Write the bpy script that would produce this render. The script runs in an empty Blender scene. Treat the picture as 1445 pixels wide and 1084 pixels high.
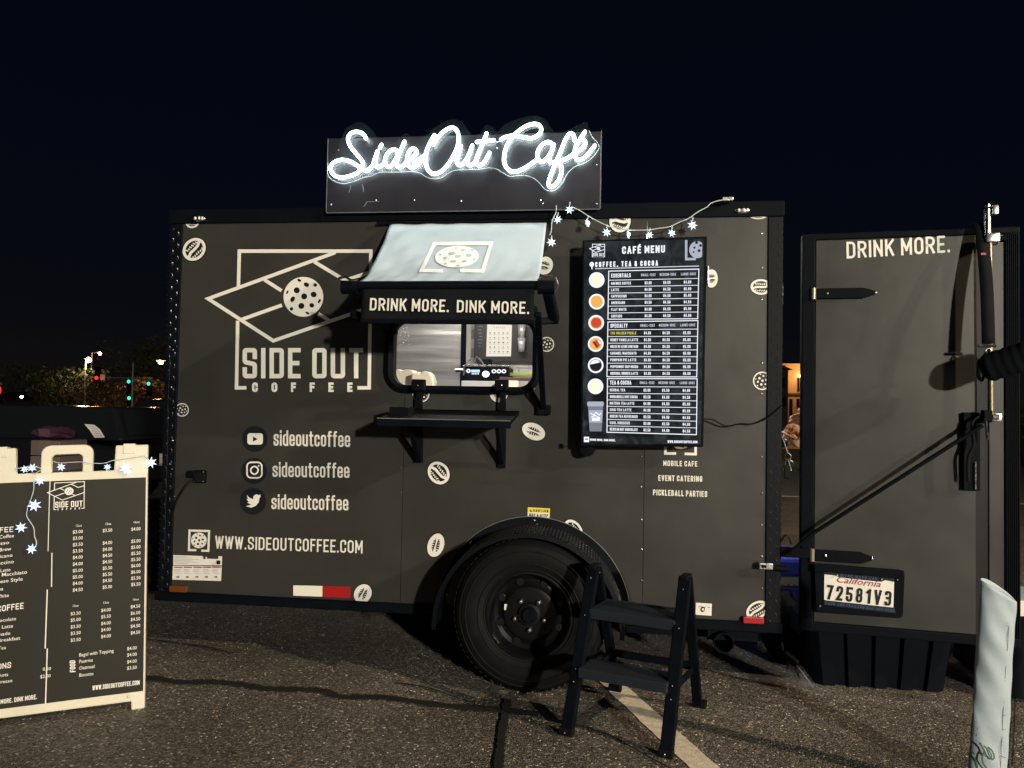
import bpy, bmesh, math, random
from math import sin, cos, pi, radians, sqrt
from mathutils import Vector, Matrix, geometry
random.seed(7)
scene = bpy.context.scene
COL = scene.collection

# ------------------------------------------------------------------ camera
CAM = Vector((2.175, -3.582, 1.285)); YAW, PITCH, ROLL, FPX = -.1216, .0305, .01835, 1045.0
_f = Vector((sin(YAW)*cos(PITCH), cos(YAW)*cos(PITCH), sin(PITCH)))
_r0 = Vector((cos(YAW), -sin(YAW), 0)); _u0 = _r0.cross(_f)
_r = _r0*cos(ROLL) + _u0*sin(ROLL); _u = _u0*cos(ROLL) - _r0*sin(ROLL)
cd = bpy.data.cameras.new('camera'); cam = bpy.data.objects.new('camera', cd); COL.objects.link(cam)
cam.matrix_world = Matrix(((_r.x, _u.x, -_f.x, CAM.x), (_r.y, _u.y, -_f.y, CAM.y), (_r.z, _u.z, -_f.z, CAM.z), (0, 0, 0, 1)))
cd.sensor_width = 36; cd.lens = 36*FPX/1445; cd.clip_start = .05; cd.clip_end = 2000
scene.camera = cam

# ------------------------------------------------------------------ world, light, exposure
w = bpy.data.worlds.new('World'); scene.world = w; w.use_nodes = True
nt = w.node_tree; nt.nodes.clear()
out = nt.nodes.new('ShaderNodeOutputWorld'); add = nt.nodes.new('ShaderNodeAddShader')
sky = nt.nodes.new('ShaderNodeTexSky'); sky.sky_type = 'NISHITA'; sky.sun_disc = False
sky.sun_elevation = radians(12); sky.sun_rotation = radians(149)
b1 = nt.nodes.new('ShaderNodeBackground'); b1.inputs['Strength'].default_value = .00012
nt.links.new(sky.outputs[0], b1.inputs[0])
geo = nt.nodes.new('ShaderNodeTexCoord'); sep = nt.nodes.new('ShaderNodeSeparateXYZ'); nt.links.new(geo.outputs['Generated'], sep.inputs[0])
rmp = nt.nodes.new('ShaderNodeValToRGB'); e = rmp.color_ramp.elements
e[0].position = 0; e[0].color = (.0045, .0036, .0038, 1); e[1].position = .75; e[1].color = (.0007, .0011, .0032, 1)
k = e.new(.10); k.color = (.0020, .0023, .0042, 1); k = e.new(.32); k.color = (.0011, .0020, .0056, 1)
ns = nt.nodes.new('ShaderNodeTexNoise'); ns.inputs['Scale'].default_value = 1.6; nt.links.new(geo.outputs['Generated'], ns.inputs['Vector'])
ma = nt.nodes.new('ShaderNodeMath'); ma.operation = 'MULTIPLY_ADD'; ma.inputs[1].default_value = .14; ma.inputs[2].default_value = -.07
nt.links.new(ns.outputs[0], ma.inputs[0]); m2 = nt.nodes.new('ShaderNodeMath'); nt.links.new(sep.outputs['Z'], m2.inputs[0]); nt.links.new(ma.outputs[0], m2.inputs[1])
nt.links.new(m2.outputs[0], rmp.inputs[0])
b2 = nt.nodes.new('ShaderNodeBackground'); b2.inputs['Strength'].default_value = 1.0; nt.links.new(rmp.outputs[0], b2.inputs[0])
nt.links.new(b1.outputs[0], add.inputs[0]); nt.links.new(b2.outputs[0], add.inputs[1]); nt.links.new(add.outputs[0], out.inputs[0])

sl = bpy.data.lights.new('sky_glow_sun', 'SUN'); sl.energy = .06; sl.angle = radians(3); sl.color = (1, .88, .7)  # faint sun added to stand in for night sky glow
so = bpy.data.objects.new('sky_glow_sun', sl); COL.objects.link(so)
so.rotation_euler = Vector((-.6, 1, -.25)).to_track_quat('-Z', 'Y').to_euler()
scene.view_settings.view_transform = 'Standard'; scene.view_settings.look = 'None'
scene.view_settings.exposure = 0; scene.view_settings.gamma = 1; scene.view_settings.use_curve_mapping = False
scene.cycles.use_denoising = True; scene.cycles.sample_clamp_indirect = 4
LOW_W, HIGH_W = 24000, 7500          # watts of the two parking-lot lamps behind the camera
LOW_C, HIGH_C = (1, .93, .78), (1, .79, .53)

# ------------------------------------------------------------------ pixel (photo) -> plane
def ray(px, py): return _f + _r*((px-722.5)/FPX) - _u*((py-542)/FPX)
def aty(px, py, Y):
    d = ray(px, py); return CAM + d*((Y-CAM.y)/d.y)
def atz(px, py, Z=0.0):
    d = ray(px, py); return CAM + d*((Z-CAM.z)/d.z)
def atx(px, py, X):
    d = ray(px, py); return CAM + d*((X-CAM.x)/d.x)

# ------------------------------------------------------------------ materials
def mat(name, col, rough=.5, metal=0, var=0, vscale=8, bump=0, bscale=40, emit=None, es=0, spec=.5, coat=0, alpha=1, rvar=0):
    m = bpy.data.materials.new(name); m.use_nodes = True; n = m.node_tree; p = n.nodes['Principled BSDF']
    p.inputs['Base Color'].default_value = (*col, 1); p.inputs['Roughness'].default_value = rough; p.inputs['Metallic'].default_value = metal
    p.inputs['Specular IOR Level'].default_value = spec; p.inputs['Coat Weight'].default_value = coat; p.inputs['Coat Roughness'].default_value = .12
    p.inputs['Alpha'].default_value = alpha
    tc = n.nodes.new('ShaderNodeTexCoord')
    if var or rvar:
        t = n.nodes.new('ShaderNodeTexNoise'); t.inputs['Scale'].default_value = vscale; t.inputs['Detail'].default_value = 6; t.inputs['Roughness'].default_value = .65
        n.links.new(tc.outputs['Object'], t.inputs['Vector'])
    if var:
        mp = n.nodes.new('ShaderNodeMapRange'); mp.inputs['From Min'].default_value = .3; mp.inputs['From Max'].default_value = .7
        mp.inputs['To Min'].default_value = 1-var; mp.inputs['To Max'].default_value = 1+var
        n.links.new(t.outputs[0], mp.inputs[0]); mx = n.nodes.new('ShaderNodeVectorMath'); mx.operation = 'SCALE'
        mx.inputs[0].default_value = col; n.links.new(mp.outputs[0], mx.inputs['Scale']); n.links.new(mx.outputs[0], p.inputs['Base Color'])
    if rvar:
        mp = n.nodes.new('ShaderNodeMapRange'); mp.inputs['From Min'].default_value = .3; mp.inputs['From Max'].default_value = .7
        mp.inputs['To Min'].default_value = max(.02, rough-rvar); mp.inputs['To Max'].default_value = rough+rvar
        n.links.new(t.outputs[0], mp.inputs[0]); n.links.new(mp.outputs[0], p.inputs['Roughness'])
    if bump:
        t2 = n.nodes.new('ShaderNodeTexNoise'); t2.inputs['Scale'].default_value = bscale; t2.inputs['Detail'].default_value = 4
        n.links.new(tc.outputs['Object'], t2.inputs['Vector']); b = n.nodes.new('ShaderNodeBump'); b.inputs['Strength'].default_value = 1; b.inputs['Distance'].default_value = bump
        n.links.new(t2.outputs[0], b.inputs['Height']); n.links.new(b.outputs[0], p.inputs['Normal'])
    if emit: p.inputs['Emission Color'].default_value = (*emit, 1); p.inputs['Emission Strength'].default_value = es
    return m
M = {}
M['wrap'] = mat('charcoal_vinyl_wrap', (.0295, .0288, .0262), .38, spec=.24, var=.12, vscale=3, bump=.0035, bscale=2.2, rvar=.07)
M['trim'] = mat('black_powder_coat', (.0022, .0032, .0055), .62, spec=.05, var=.25, vscale=9, bump=.0004, bscale=60, rvar=.08)
M['plate_black'] = mat('black_diamond_plate', (.0022, .003, .0048), .55, spec=.10)
M['plate_shiny'] = mat('worn_plate_ridges', (.02, .022, .026), .22, spec=.9)
M['cream'] = mat('cream_vinyl', (.64, .625, .575), .5, var=.04, vscale=4)
M['dark'] = mat('black_vinyl', (.007, .008, .009), .45, spec=.25)
M['bdisc'] = mat('near_black_vinyl', (.007, .009, .012), .45, spec=.25)
M['chrome'] = mat('scuffed_chrome', (.6, .6, .6), .25, metal=1, rvar=.1, vscale=40)
M['steel'] = mat('brushed_stainless', (.40, .40, .40), .34, metal=.35, bump=.003, bscale=1.6)
M['rubber'] = mat('tyre_rubber', (.005, .005, .0056), .6, spec=.10, var=.3, vscale=6, bump=.0006, bscale=50)
M['rim'] = mat('black_painted_steel', (.005, .005, .006), .32, spec=.2, var=.3, vscale=12)
M['white'] = mat('white_paint', (.74, .73, .70), .45, var=.03)
M['plastic_w'] = mat('off_white_plastic', (.52, .49, .395), .5, var=.06, vscale=5, bump=.0004, bscale=80)
M['board'] = mat('sign_print_black', (.020, .0185, .015), .5, spec=.12, var=.08, vscale=2)
M['cord'] = mat('black_cord', (.004, .004, .005), .5, spec=.2)
m = mat('stainless_painted_reflections', (.4,.4,.4), .32, metal=.45); n = m.node_tree; p = n.nodes['Principled BSDF']; tc = n.nodes.new('ShaderNodeTexCoord'); mpg = n.nodes.new('ShaderNodeMapping'); mpg.inputs['Scale'].default_value = (.5, .5, 6)
t = n.nodes.new('ShaderNodeTexNoise'); t.inputs['Scale'].default_value = 1.6; t.inputs['Detail'].default_value = 5; t.inputs['Distortion'].default_value = .6; n.links.new(tc.outputs['Object'], mpg.inputs[0]); n.links.new(mpg.outputs[0], t.inputs['Vector'])
cr = n.nodes.new('ShaderNodeValToRGB'); cr.color_ramp.elements[0].position = .32; cr.color_ramp.elements[0].color = (.20,.20,.21,1); cr.color_ramp.elements[1].position = .68; cr.color_ramp.elements[1].color = (.52,.51,.48,1); n.links.new(t.outputs[0], cr.inputs[0]); n.links.new(cr.outputs[0], p.inputs['Base Color'])  # pale and dark bands paint streaky reflections into the steel colour
bm_ = n.nodes.new('ShaderNodeBump'); bm_.inputs['Distance'].default_value = .01; n.links.new(t.outputs[0], bm_.inputs['Height']); n.links.new(bm_.outputs[0], p.inputs['Normal']); M['fridge'] = m
M['tread'] = mat('ribbed_blue_black_tread', (.013, .017, .023), .6, spec=.15)
M['stone'] = mat('grit', (.3, .27, .23), .8, var=.3, vscale=20)
M['matte'] = mat('matte_black_steel', (.0025, .003, .004), .85, spec=.05)
M['cloth'] = mat('awning_blue_white_fabric', (.42, .515, .60), .85, var=.05, vscale=5, bump=.003, bscale=6)
M['logo_w'] = mat('bright_white_print', (.86, .88, .88), .7, var=.03)
M['blackcloth'] = mat('black_fabric', (.005, .006, .008), .9, spec=.1, var=.3, vscale=7, bump=.002, bscale=9)
M['paper'] = mat('paper_print', (.62, .60, .56), .6, var=.05)
M['red_r'] = mat('red_reflector', (.30, .010, .014), .25, bump=.0006, bscale=220)
M['white_r'] = mat('white_reflector', (.68, .66, .58), .3, bump=.0006, bscale=220)
M['amber'] = mat('amber_lens', (.11, .035, .01), .25, bump=.0008, bscale=150)
M['yellow'] = mat('yellow_label', (.62, .50, .05), .5)
M['redp'] = mat('dark_red_print', (.26, .02, .02), .5)
M['blue'] = mat('cooler_blue_plastic', (.06, .09, .62), .4)
M['bluep'] = mat('dark_blue_print', (.015, .06, .16), .5)
M['skin'] = mat('skin', (.52, .30, .21), .5, var=.08, vscale=20)
M['hair'] = mat('dark_hair', (.02, .014, .01), .6)
M['shirt'] = mat('black_shirt', (.010, .011, .014), .85, var=.2)
M['jeans'] = mat('dark_trousers', (.014, .017, .028), .85, var=.2)
M['churro'] = mat('fried_dough', (.42, .19, .06), .7, var=.3, vscale=60, bump=.001, bscale=150)
M['churro_d'] = mat('dark_dough_centre', (.2, .07, .02), .7)
M['carblack'] = mat('black_car_paint', (.008, .009, .012), .2, coat=.6)
M['glass_d'] = mat('dark_car_glass', (.008, .01, .012), .08)
M['tail'] = mat('tail_light_red', (.12, .01, .01), .2)
M['green_ink'] = mat('green_print', (.012, .07, .03), .6)
M['thread'] = mat('grey_thread', (.10, .11, .13), .8)
M['galv'] = mat('galvanised_pole', (.25, .25, .24), .5, metal=.5)
M['wood'] = mat('pale_wood', (.40, .27, .15), .6, var=.15)
M['tile'] = mat('beige_wall_tile', (.36, .34, .31), .4, var=.18, vscale=9)
M['grout'] = mat('tile_grout', (.20, .19, .17), .8)
M['blackboard'] = mat('black_panel', (.012, .012, .013), .4)
M['whitewall'] = mat('interior_white_panel', (.55, .54, .50), .5)
M['purple'] = mat('purple_box', (.05, .015, .03), .6)
M['greenlime'] = mat('lime_packet', (.16, .22, .03), .5)
M['pole_brown'] = mat('bronze_rod', (.24, .20, .14), .35, metal=.5)
M['line'] = mat('worn_parking_line', (.56, .50, .40), .75, var=.25, vscale=35, bump=.002, bscale=160)
M['tar'] = mat('crack_sealant_tar', (.013, .012, .011), .55, var=.3, vscale=30, bump=.002, bscale=120)
M['pave'] = mat('concrete_pavement', (.12, .11, .10), .85, var=.12, vscale=3, bump=.002, bscale=30)
M['grass'] = mat('grass_blades', (.05, .06, .018), .8, var=.3)
M['bark'] = mat('tree_bark', (.05, .04, .03), .9, var=.3)
M['leafA'] = mat('leaves_pale', (.07, .065, .03), .7, var=.4, vscale=3)
M['leafB'] = mat('leaves_dark', (.04, .055, .02), .7, var=.4, vscale=3)
M['leafC'] = mat('leaves_russet', (.11, .05, .02), .7, var=.4, vscale=3)
M['stucco'] = mat('ochre_stucco', (.34, .24, .14), .9, var=.08, vscale=1)
M['stucco2'] = mat('grey_stucco', (.05, .046, .042), .9, var=.08, vscale=1)
M['brick'] = mat('dark_brick_box', (.12, .085, .075), .8, var=.2)
M['glass_lit'] = mat('lit_lens', (.8, .8, .8), .3, emit=(1, .8, .5), es=9)
M['crate'] = mat('cream_box', (.55, .50, .42), .6)
M['teal'] = mat('grey_teal_lid', (.16, .2, .21), .5)

def emat(name, col, s):
    m = bpy.data.materials.new(name); m.use_nodes = True; n = m.node_tree; p = n.nodes['Principled BSDF']
    p.inputs['Base Color'].default_value = (.004, .005, .006, 1); p.inputs['Roughness'].default_value = .3; p.inputs['Specular IOR Level'].default_value = .12
    p.inputs['Emission Color'].default_value = (*col, 1); p.inputs['Emission Strength'].default_value = s
    return m
M['e_white'] = emat('screen_white', (.90, .92, 1), 1.15)
M['e_white2'] = emat('screen_soft_white', (.80, .84, 1), .75)
M['e_yel'] = emat('screen_yellow', (.85, .75, .12), .9)
M['e_orange'] = emat('screen_orange', (1, .48, .10), .95)
M['e_cream'] = emat('screen_cream', (1, .95, .72), 1.05)
M['e_red'] = emat('screen_red', (.75, .07, .03), .9)
M['e_dred'] = emat('screen_dark_red', (.25, .03, .015), .8)
M['e_black'] = emat('screen_black', (.006, .007, .009), 1)
M['e_grey'] = emat('screen_grey', (.20, .22, .26), 1)
M['e_grey2'] = emat('screen_pale_grey', (.42, .46, .54), 1)
M['e_blue'] = emat('display_blue', (.35, .55, 1), 1.6)
M['e_star'] = emat('star_led_core', (.72, .90, 1), 30)
M['star_pl'] = mat('clear_star_plastic', (.65, .8, .85), .15, emit=(.50, .80, 1), es=.85)
M['star_plw'] = mat('clear_star_plastic_blue', (.55, .7, .9), .15, emit=(.36, .60, 1), es=.95)
M['wire'] = mat('clear_fairy_wire', (.45, .5, .52), .3)
M['e_redl'] = emat('traffic_red', (1, .012, .008), 5)
M['e_greenl'] = emat('traffic_green', (.03, .95, .48), 2.2)
M['e_lamp'] = emat('street_lamp_glow', (1, .80, .42), 40)
M['e_lamp2'] = emat('street_lamp_orange', (1, .55, .25), 30)
M['e_led'] = emat('trailer_ceiling_led', (1, .95, .86), 30)
# black marble look of the menu screen
m = emat('screen_marble', (.01, .012, .014), 1); n = m.node_tree; p = n.nodes['Principled BSDF']
tc = n.nodes.new('ShaderNodeTexCoord'); t = n.nodes.new('ShaderNodeTexNoise'); t.inputs['Scale'].default_value = 9; t.inputs['Detail'].default_value = 10; t.inputs['Distortion'].default_value = 1.6
n.links.new(tc.outputs['Object'], t.inputs['Vector']); r_ = n.nodes.new('ShaderNodeValToRGB')
r_.color_ramp.elements[0].position = .42; r_.color_ramp.elements[0].color = (.002, .004, .006, 1); r_.color_ramp.elements[1].position = .78; r_.color_ramp.elements[1].color = (.036, .046, .055, 1)
n.links.new(t.outputs[0], r_.inputs[0]); n.links.new(r_.outputs[0], p.inputs['Emission Color']); M['marble'] = m
# neon: silicone jacket, bright core and soft teal rim
m = bpy.data.materials.new('neon_flex_silicone'); m.use_nodes = True; n = m.node_tree; n.nodes.clear()
o_ = n.nodes.new('ShaderNodeOutputMaterial'); em = n.nodes.new('ShaderNodeEmission'); lw = n.nodes.new('ShaderNodeLayerWeight'); lw.inputs[0].default_value = .5
cr = n.nodes.new('ShaderNodeValToRGB'); c_ = cr.color_ramp.elements
c_[0].position = 0; c_[0].color = (17, 20, 20.5, 1); c_[1].position = 1; c_[1].color = (.22, .55, .50, 1)
q = c_.new(.6); q.color = (9, 11, 11, 1); q = c_.new(.86); q.color = (1.2, 2.2, 2.1, 1)
n.links.new(lw.outputs['Facing'], cr.inputs[0]); n.links.new(cr.outputs[0], em.inputs[0]); n.links.new(em.outputs[0], o_.inputs[0]); M['neon'] = m
# acrylic: thin, mostly clear, slightly hazy
def acrylic(name, tint, haze):
    m = bpy.data.materials.new(name); m.use_nodes = True; n = m.node_tree; n.nodes.clear()
    o_ = n.nodes.new('ShaderNodeOutputMaterial'); tr = n.nodes.new('ShaderNodeBsdfTransparent'); df = n.nodes.new('ShaderNodeBsdfDiffuse'); gl = n.nodes.new('ShaderNodeBsdfGlossy')
    df.inputs[0].default_value = (*tint, 1); gl.inputs['Roughness'].default_value = .12; gl.inputs[0].default_value = (.8, .8, .8, 1)
    a_ = n.nodes.new('ShaderNodeMixShader'); a_.inputs[0].default_value = haze; n.links.new(tr.outputs[0], a_.inputs[1]); n.links.new(df.outputs[0], a_.inputs[2])
    f_ = n.nodes.new('ShaderNodeFresnel'); b_ = n.nodes.new('ShaderNodeMixShader'); fm = n.nodes.new('ShaderNodeMath'); fm.operation = 'MULTIPLY'; fm.inputs[1].default_value = .25; n.links.new(f_.outputs[0], fm.inputs[0]); n.links.new(fm.outputs[0], b_.inputs[0]); n.links.new(a_.outputs[0], b_.inputs[1]); n.links.new(gl.outputs[0], b_.inputs[2])
    n.links.new(b_.outputs[0], o_.inputs[0]); return m
M['acrylic'] = acrylic('hazy_clear_acrylic', (.55, .80, .76), .004)
M['acrylic_e'] = acrylic('acrylic_cut_edge', (.8, .9, .9), .35)
# scratched glossy backer of the neon sign
M['backer'] = mat('scuffed_dark_sign_board', (.017, .0165, .022), .38, spec=.25, var=.12, vscale=5, rvar=.08, bump=.0003, bscale=30)
# asphalt
m = bpy.data.materials.new('asphalt'); m.use_nodes = True; n = m.node_tree; p = n.nodes['Principled BSDF']; L = n.links.new
tc = n.nodes.new('ShaderNodeTexCoord')
v = n.nodes.new('ShaderNodeTexVoronoi'); v.inputs['Scale'].default_value = 135; L(tc.outputs['Object'], v.inputs['Vector'])
vc = n.nodes.new('ShaderNodeSeparateColor'); L(v.outputs['Color'], vc.inputs[0])
cr = n.nodes.new('ShaderNodeValToRGB'); L(vc.outputs[0], cr.inputs[0]); ee = cr.color_ramp.elements
ee[0].position = 0; ee[0].color = (.035, .032, .029, 1); ee[1].position = 1; ee[1].color = (.62, .58, .50, 1)
q = ee.new(.45); q.color = (.078, .071, .063, 1); q = ee.new(.80); q.color = (.145, .13, .112, 1); q = ee.new(.965); q.color = (.21, .19, .165, 1)
ln = n.nodes.new('ShaderNodeTexNoise'); ln.inputs['Scale'].default_value = 1.1; ln.inputs['Detail'].default_value = 7; L(tc.outputs['Object'], ln.inputs['Vector'])
mr = n.nodes.new('ShaderNodeMapRange'); mr.inputs['From Min'].default_value = .3; mr.inputs['From Max'].default_value = .7; mr.inputs['To Min'].default_value = .55; mr.inputs['To Max'].default_value = 1.28; L(ln.outputs[0], mr.inputs[0])
sc_ = n.nodes.new('ShaderNodeVectorMath'); sc_.operation = 'SCALE'; L(cr.outputs[0], sc_.inputs[0]); L(mr.outputs[0], sc_.inputs['Scale']); L(sc_.outputs[0], p.inputs['Base Color'])
p.inputs['Roughness'].default_value = .62
rr = n.nodes.new('ShaderNodeMapRange'); rr.inputs['To Min'].default_value = .75; rr.inputs['To Max'].default_value = .38; L(vc.outputs[1], rr.inputs[0]); L(rr.outputs[0], p.inputs['Roughness'])
nz = n.nodes.new('ShaderNodeTexNoise'); nz.inputs['Scale'].default_value = 260; nz.inputs['Detail'].default_value = 2; L(tc.outputs['Object'], nz.inputs['Vector'])
bb = n.nodes.new('ShaderNodeBump'); bb.inputs['Distance'].default_value = .0035; bb.inputs['Strength'].default_value = 1; L(v.outputs['Distance'], bb.inputs['Height']); bb.invert = True
bc = n.nodes.new('ShaderNodeBump'); bc.inputs['Distance'].default_value = .0015; bc.inputs['Strength'].default_value = .8; L(nz.outputs[0], bc.inputs['Height']); L(bb.outputs[0], bc.inputs['Normal']); L(bc.outputs[0], p.inputs['Normal'])
M['asphalt'] = m

# ------------------------------------------------------------------ mesh builder
class MB:
    def __init__(s): s.v = []; s.f = []; s.m = []; s.mi = 0
    def add(s, vs, fs):
        o = len(s.v); s.v += [Vector(x) for x in vs]; s.f += [tuple(i+o for i in f) for f in fs]; s.m += [s.mi]*len(fs); return s
    def box(s, x0, x1, y0, y1, z0, z1, b=0):
        if b <= 0:
            return s.add([(x0,y0,z0),(x1,y0,z0),(x1,y1,z0),(x0,y1,z0),(x0,y0,z1),(x1,y0,z1),(x1,y1,z1),(x0,y1,z1)],
                         [(3,2,1,0),(4,5,6,7),(0,1,5,4),(1,2,6,5),(2,3,7,6),(3,0,4,7)])
        bm = bmesh.new(); bmesh.ops.create_cube(bm, size=1)
        for q in bm.verts: q.co = Vector(((x0+x1)/2+q.co.x*(x1-x0), (y0+y1)/2+q.co.y*(y1-y0), (z0+z1)/2+q.co.z*(z1-z0)))
        bmesh.ops.bevel(bm, geom=list(bm.edges), offset=b, segments=2, affect='EDGES', profile=.6); bm.verts.index_update()
        s.add([q.co.copy() for q in bm.verts], [tuple(q.index for q in f.verts) for f in bm.faces]); bm.free(); return s
    def beam(s, p0, p1, wx, wy, up=(0, 0, 1), b=0):
        p0, p1 = Vector(p0), Vector(p1); d = (p1-p0); L = d.length; d.normalize(); up = Vector(up)
        a = d.cross(up)
        if a.length < 1e-4: a = d.cross(Vector((0, 1, 0)))
        a.normalize(); c = a.cross(d).normalized()
        t = MB().box(-wx/2, wx/2, -wy/2, wy/2, 0, L, b)
        return s.add([p0+a*q.x+c*q.y+d*q.z for q in t.v], t.f)
    def tube(s, pts, r, n=8, caps=True, closed=False):
        pts = [Vector(q) for q in pts]; N = len(pts); rs = r if isinstance(r, (list, tuple)) else [r]*N; vs = []; fs = []
        prev = None
        for i, q in enumerate(pts):
            if closed: d = pts[(i+1) % N]-pts[i-1]
            else: d = pts[min(i+1, N-1)]-pts[max(i-1, 0)]
            d = d.normalized() if d.length > 1e-9 else Vector((0, 0, 1))
            if prev is None:
                a = d.cross(Vector((0, 0, 1)));
                if a.length < .05: a = d.cross(Vector((0, 1, 0)))
            else: a = prev - d*prev.dot(d)
            a.normalize(); prev = a; c = d.cross(a)
            for k in range(n):
                an = 2*pi*k/n; vs.append(q+a*cos(an)*rs[i]+c*sin(an)*rs[i])
        for i in range(N if closed else N-1):
            for k in range(n):
                a0 = i*n+k; a1 = i*n+(k+1) % n; j = ((i+1) % N)*n; fs.append((a0, a1, j+(k+1) % n, j+k))
        if caps and not closed: fs.append(tuple(range(n-1, -1, -1))); fs.append(tuple((N-1)*n+k for k in range(n)))
        return s.add(vs, fs)
    def lathe(s, prof, c, axis='y', n=48, a0=0, a1=2*pi):
        c = Vector(c); vs = []; fs = []; full = abs(a1-a0-2*pi) < 1e-6; N = n if full else n+1; K = len(prof)
        for i in range(N):
            a = a0+(a1-a0)*i/n
            for r, h in prof:
                if axis == 'y': vs.append(c+Vector((r*cos(a), h, r*sin(a))))
                elif axis == 'z': vs.append(c+Vector((r*cos(a), r*sin(a), h)))
                else: vs.append(c+Vector((h, r*cos(a), r*sin(a))))
        for i in range(n):
            j = (i+1) % N
            for k in range(K-1): fs.append((i*K+k, i*K+k+1, j*K+k+1, j*K+k))
        return s.add(vs, fs)
    def sphere(s, c, rx, ry=None, rz=None, n=12, m=8):
        ry = ry or rx; rz = rz or rx; c = Vector(c); vs = [c+Vector((0, 0, rz))]; fs = []
        for i in range(1, m):
            t = pi*i/m
            for k in range(n): a = 2*pi*k/n; vs.append(c+Vector((rx*sin(t)*cos(a), ry*sin(t)*sin(a), rz*cos(t))))
        vs.append(c-Vector((0, 0, rz))); e_ = len(vs)-1
        for k in range(n):
            fs.append((0, 1+k, 1+(k+1) % n)); fs.append((e_, e_-n+(k+1) % n, e_-n+k))
            for i in range(m-2): a = 1+i*n; fs.append((a+k, a+n+k, a+n+(k+1) % n, a+(k+1) % n))
        return s.add(vs, fs)
    def prism(s, poly, fn, d0, d1):
        """poly: 2-D outline; fn(a,b,d)->3-D"""
        N = len(poly); vs = [fn(a, b, d0) for a, b in poly]+[fn(a, b, d1) for a, b in poly]
        tri = geometry.tessellate_polygon([[Vector((a, b, 0)) for a, b in poly]])
        fs = [tuple(t_) for t_ in tri]+[tuple(i+N for i in reversed(t_)) for t_ in tri]
        fs += [(i, (i+1) % N, N+(i+1) % N, N+i) for i in range(N)]
        return s.add(vs, fs)
    def build(s, name, mats, parent=None, smooth=False, bevel=0, kind=None, label=None, loc=None, fix=True):
        off = Vector((0, 0, 0))
        q = parent
        while q is not None: off += q.location; q = q.parent
        if parent is None and loc is not None: off = Vector(loc)
        me = bpy.data.meshes.new(name); me.from_pydata([v-off for v in s.v], [], s.f)
        if not isinstance(mats, (list, tuple)): mats = [mats]
        for m_ in mats: me.materials.append(M[m_] if isinstance(m_, str) else m_)
        me.polygons.foreach_set('material_index', s.m)
        if fix:
            bm = bmesh.new(); bm.from_mesh(me); bmesh.ops.recalc_face_normals(bm, faces=bm.faces); bm.to_mesh(me); bm.free()
        if smooth: me.shade_smooth() if smooth is True else me.shade_smooth()
        me.update(); o = bpy.data.objects.new(name, me); COL.objects.link(o)
        if parent is None: o.location = off
        o.parent = parent
        if smooth == 'auto':
            md = o.modifiers.new('split', 'EDGE_SPLIT'); md.split_angle = radians(35)
        if bevel:
            md = o.modifiers.new('bevel', 'BEVEL'); md.width = bevel; md.segments = 2; md.limit_method = 'ANGLE'; md.angle_limit = radians(40); md.harden_normals = False
        if kind: o['kind'] = kind
        if label: o['label'] = label
        return o
def thing(name, label, cat, loc, group=None):
    o = bpy.data.objects.new(name, None); COL.objects.link(o); o.location = loc; o.empty_display_size = .1
    o['label'] = label; o['category'] = cat
    if group: o['group'] = group
    return o
def dup(o, delta=(0, 0, 0), parent='same', rot=None):
    c = o.copy(); COL.objects.link(c)
    if parent != 'same': c.parent = parent
    c.location = o.location+Vector(delta)
    if rot is not None: c.rotation_euler = rot
    return c
def catmull(P, k=6, closed=False):
    P = [Vector(q) for q in P]; N = len(P); out = []
    for i in range(N if closed else N-1):
        if closed: a, b, c, d = P[i-1], P[i], P[(i+1) % N], P[(i+2) % N]
        else: a, b, c, d = P[max(i-1, 0)], P[i], P[i+1], P[min(i+2, N-1)]
        for j in range(k):
            t = j/k; out.append(.5*((2*b)+(c-a)*t+(2*a-5*b+4*c-d)*t*t+(3*b-a-3*c+d)*t**3))
    if not closed: out.append(P[-1])
    return out

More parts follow.
